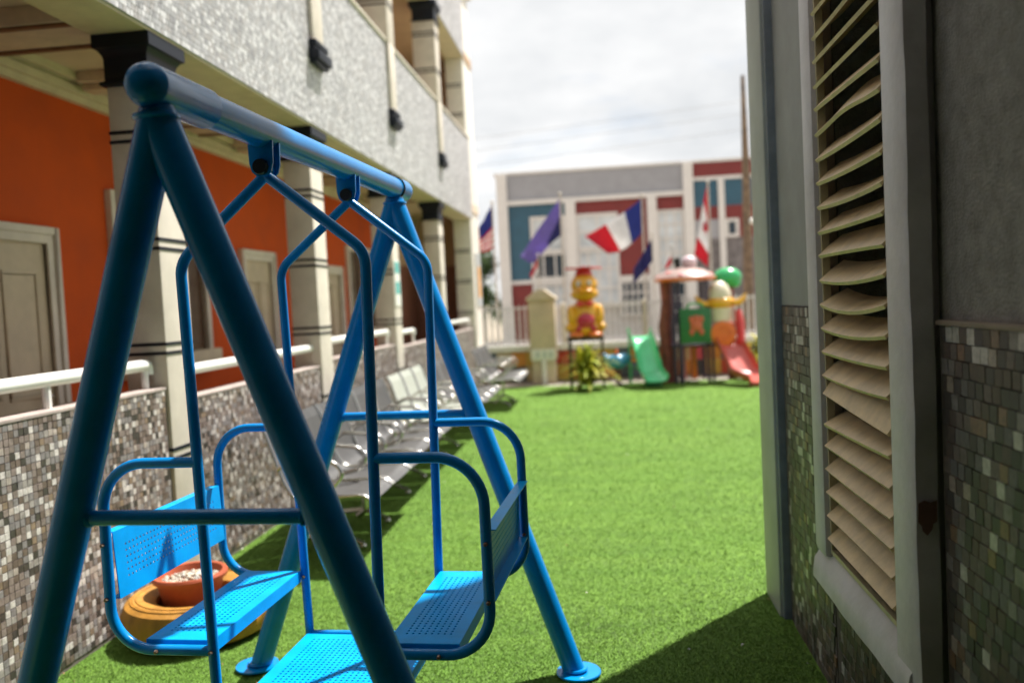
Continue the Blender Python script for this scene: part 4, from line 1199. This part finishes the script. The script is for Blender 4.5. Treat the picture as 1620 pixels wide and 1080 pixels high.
mb = MB(); chute(mb, fillet([(1.99, 14.38, .64), (2.01, 14.22, .62), (2.16, 13.82, .18), (2.40, 13.42, .075)], [.2, .3], 9), (.36, .56), .13); mb.build('red_slide', PKR, PS, smooth=50)
MB().box(2.2, 2.42, 13.45, 13.62, 0, .055).build('slide_foot', PKR, PS, bevel=.01)
for x in (1.30, 1.48):
    MB().box(x, x + .09, 15.05, 15.10, 0, .6).build('back_board', ORP if x > 1.4 else mat('pink_board', (.55, .2, .22), .4), PS)

# ------------------------------------------------------------------ flags and poles
POLE = mat('pale_flagpole', (.52, .47, .42), .4, .2)
def pole(label, x, y, h, r=.022):
    t = thing('flagpole', label, 'flagpole', (x, y, 0), 0, 'flagpoles between fence and hall')
    MB().tube([(x, y, 0), (x, y, h)], [r * 1.2, r * .8], 12).build('mast', POLE, t)
    MB().ball((x, y, h + .02), r * 1.5, r * 1.5, r * 1.5, 12, 8).build('finial', POLE, t)
    MB().box(x - .06, x + .06, y - .06, y + .06, 0, .04).build('base', POLE, t)
    return t
FM = {n_: mat('flag_%s' % n_, c, .8, var=.06, scale=8, trans=.45) for n_, c in dict(navy=(.035, .035, .16), purple=(.22, .17, .48), blue=(.04, .06, .30), white=(.78, .77, .78), red=(.62, .03, .06)).items()}
def flag(label, TH, BH, TF, BF, y, names, colour, ripple=.05, sag=.0, waves=2.2, nu=24, nv=14):
    """cloth hung by its hoist edge TH-BH; colour(u, v) picks the printed field or a painted fold shade"""
    mb = MB(); vs = []; fs = []; mi = []
    for j in range(nv + 1):
        for i in range(nu + 1):
            u, v = i / nu, j / nv
            x = (TH[0] * (1 - u) + TF[0] * u) * (1 - v) + (BH[0] * (1 - u) + BF[0] * u) * v
            z = (TH[1] * (1 - u) + TF[1] * u) * (1 - v) + (BH[1] * (1 - u) + BF[1] * u) * v
            z -= sag * math.sin(PI * u) * (.4 + .6 * v)
            yy = y + ripple * math.sin(u * waves * 2 * PI + v * 2.0) * (.15 + .85 * u) + ripple * .6 * math.sin(v * 5 + u * 3) * u
            vs.append((x, yy, z))
    for j in range(nv):
        for i in range(nu):
            a = j * (nu + 1) + i
            mb.add([vs[a], vs[a + 1], vs[a + nu + 2], vs[a + nu + 1]], [(0, 1, 2, 3)], colour((i + .5) / nu, (j + .5) / nv))
    o = mb.build('flag', [FM[k] for k in names], None)
    bm = bmesh.new(); bm.from_mesh(o.data); bmesh.ops.remove_doubles(bm, verts=bm.verts, dist=1e-5)
    bmesh.ops.recalc_face_normals(bm, faces=bm.faces); bm.to_mesh(o.data); bm.free()
    o.data.polygons.foreach_set('use_smooth', [True] * len(o.data.polygons))
    sm = o.modifiers.new('thickness', 'SOLIDIFY'); sm.thickness = .003
    tag(o, label, 'flag', 'flags on the poles beyond the fence')
    return o
pole('slim pale flagpole carrying the striped flag beside the white end wall', -2.14, 17, 3.5)
flag('flag with red and white stripes and a blue corner', (-2.155, 3.47), (-2.165, 2.60), (-2.47, 2.98), (-2.44, 2.54), 17, ('blue', 'white', 'red'),
     lambda u, v: 0 if (v < .52 and u < .9) else (2 if int(v * 13) % 2 == 0 else 1), .05, .03)
pole('pale flagpole carrying the drooping purple flag', -.775, 17, 3.58)
flag('purple blue flag hanging slack, the shade of its fold coloured in navy', (-.79, 3.50), (-.79, 2.78), (-1.64, 2.40), (-1.40, 2.24), 17, ('purple', 'navy'),
     lambda u, v: 1 if (v > .52 and u < .42 and v > .45 + u * .9) else 0, .10, -.02, 1.4)  # navy patch puts the fold's shade into the cloth colour
pole('pale flagpole carrying the blue, white and red flag', .83, 17, 3.45)
flag('large flag of blue, white and red vertical bands blown to the left', (.815, 3.39), (.80, 2.72), (-.32, 2.73), (.12, 2.36), 17, ('blue', 'white', 'red'),
     lambda u, v: 0 if u < .30 else (1 if u < .64 else 2), .07, .10, 1.3)
pole('pale flagpole carrying the red and white leaf flag', 2.12, 17, 3.62)
cf = flag('narrow hanging red and white flag with a red leaf', (2.10, 3.60), (2.105, 3.05), (1.80, 2.25), (2.07, 1.98), 17, ('red', 'white'),
     lambda u, v: 1 if .27 < u < .73 else 0, .05, 0, 1.0)
lf = MB()
pts = [(0, .13), (.03, .07), (.075, .085), (.06, .03), (.10, .0), (.04, -.05), (.012, -.05), (.01, -.10), (-.01, -.10), (-.012, -.05), (-.04, -.05), (-.10, 0), (-.06, .03), (-.075, .085), (-.03, .07)]
lf.prism([(2.035 + x * .6, 2.74 + z * 1.3) for x, z in pts], 16.925, 16.932); lo = lf.build('leaf_print', FM['red'], cf)
pole('short flagpole behind the green slide carrying the plain navy flag', .98, 16.6, 2.65, .016)
flag('plain dark navy flag drooping from the short pole', (.965, 2.58), (.965, 2.15), (.60, 2.02), (.57, 1.72), 16.6, ('navy', 'purple'), lambda u, v: 0, .05, .02)
pole('short flagpole just left of the duck carrying a small red and white flag', -1.24, 16.6, 2.38, .016)
flag('small red and white flag hanging left of the duck', (-1.25, 2.33), (-1.25, 2.05), (-1.42, 2.02), (-1.38, 1.85), 16.6, ('red', 'white'), lambda u, v: 0 if v < .5 else 1, .03, 0)
pole('short flagpole above the canopy carrying a small white and red flag', 1.34, 16.6, 2.4, .016)
flag('small white and red flag above the mushroom canopy', (1.33, 2.36), (1.33, 2.08), (1.22, 2.12), (1.20, 1.96), 16.6, ('white', 'red'), lambda u, v: 0 if v < .45 else 1, .03, 0)

# ------------------------------------------------------------------ utility pole and wires
UP = thing('utility_pole', 'tall tapering wooden utility pole next to the grey corner post', 'utility pole', (3.17, 19, 0))
WOOD = mat('weathered_pole_wood', (.19, .13, .085), .85, var=.3, scale=9, bump=.5, bscale=20)
MB().tube([(3.14, 19, 0), (3.16, 19, 2.0), (3.19, 19, 4.0), (3.19, 19, 6.12)], [.13, .105, .085, .04], 14).build('shaft', WOOD, UP)
MB().ball((3.27, 18.88, 2.98), .075, .075, .075, 16, 10).build('lamp_globe', WHP, UP)
MB().tube([(3.2, 19, 3.0), (3.25, 18.9, 3.05)], .02, 8).build('lamp_arm', DKM, UP)
for k, z, wh in ((0, 12.6, 'highest'), (1, 11.9, 'middle'), (2, 11.0, 'lowest')):
    mb = MB(); mb.tube([(-14 + 40 * i / 24, 50, z - 1.0 + .075 * (-14 + 40 * i / 24) + .0022 * (i - 12) ** 2) for i in range(25)], .012, 6)
    tag(mb.build('power_cable', mat('grey_cable', (.3, .3, .3), .6), None), wh + ' of the three thin power cables crossing the sky beyond the hall', 'cable', 'power cables crossing the sky')

print('objects', len(bpy.data.objects), 'tris', sum(len(o.data.polygons) for o in bpy.data.objects if o.type == 'MESH'))
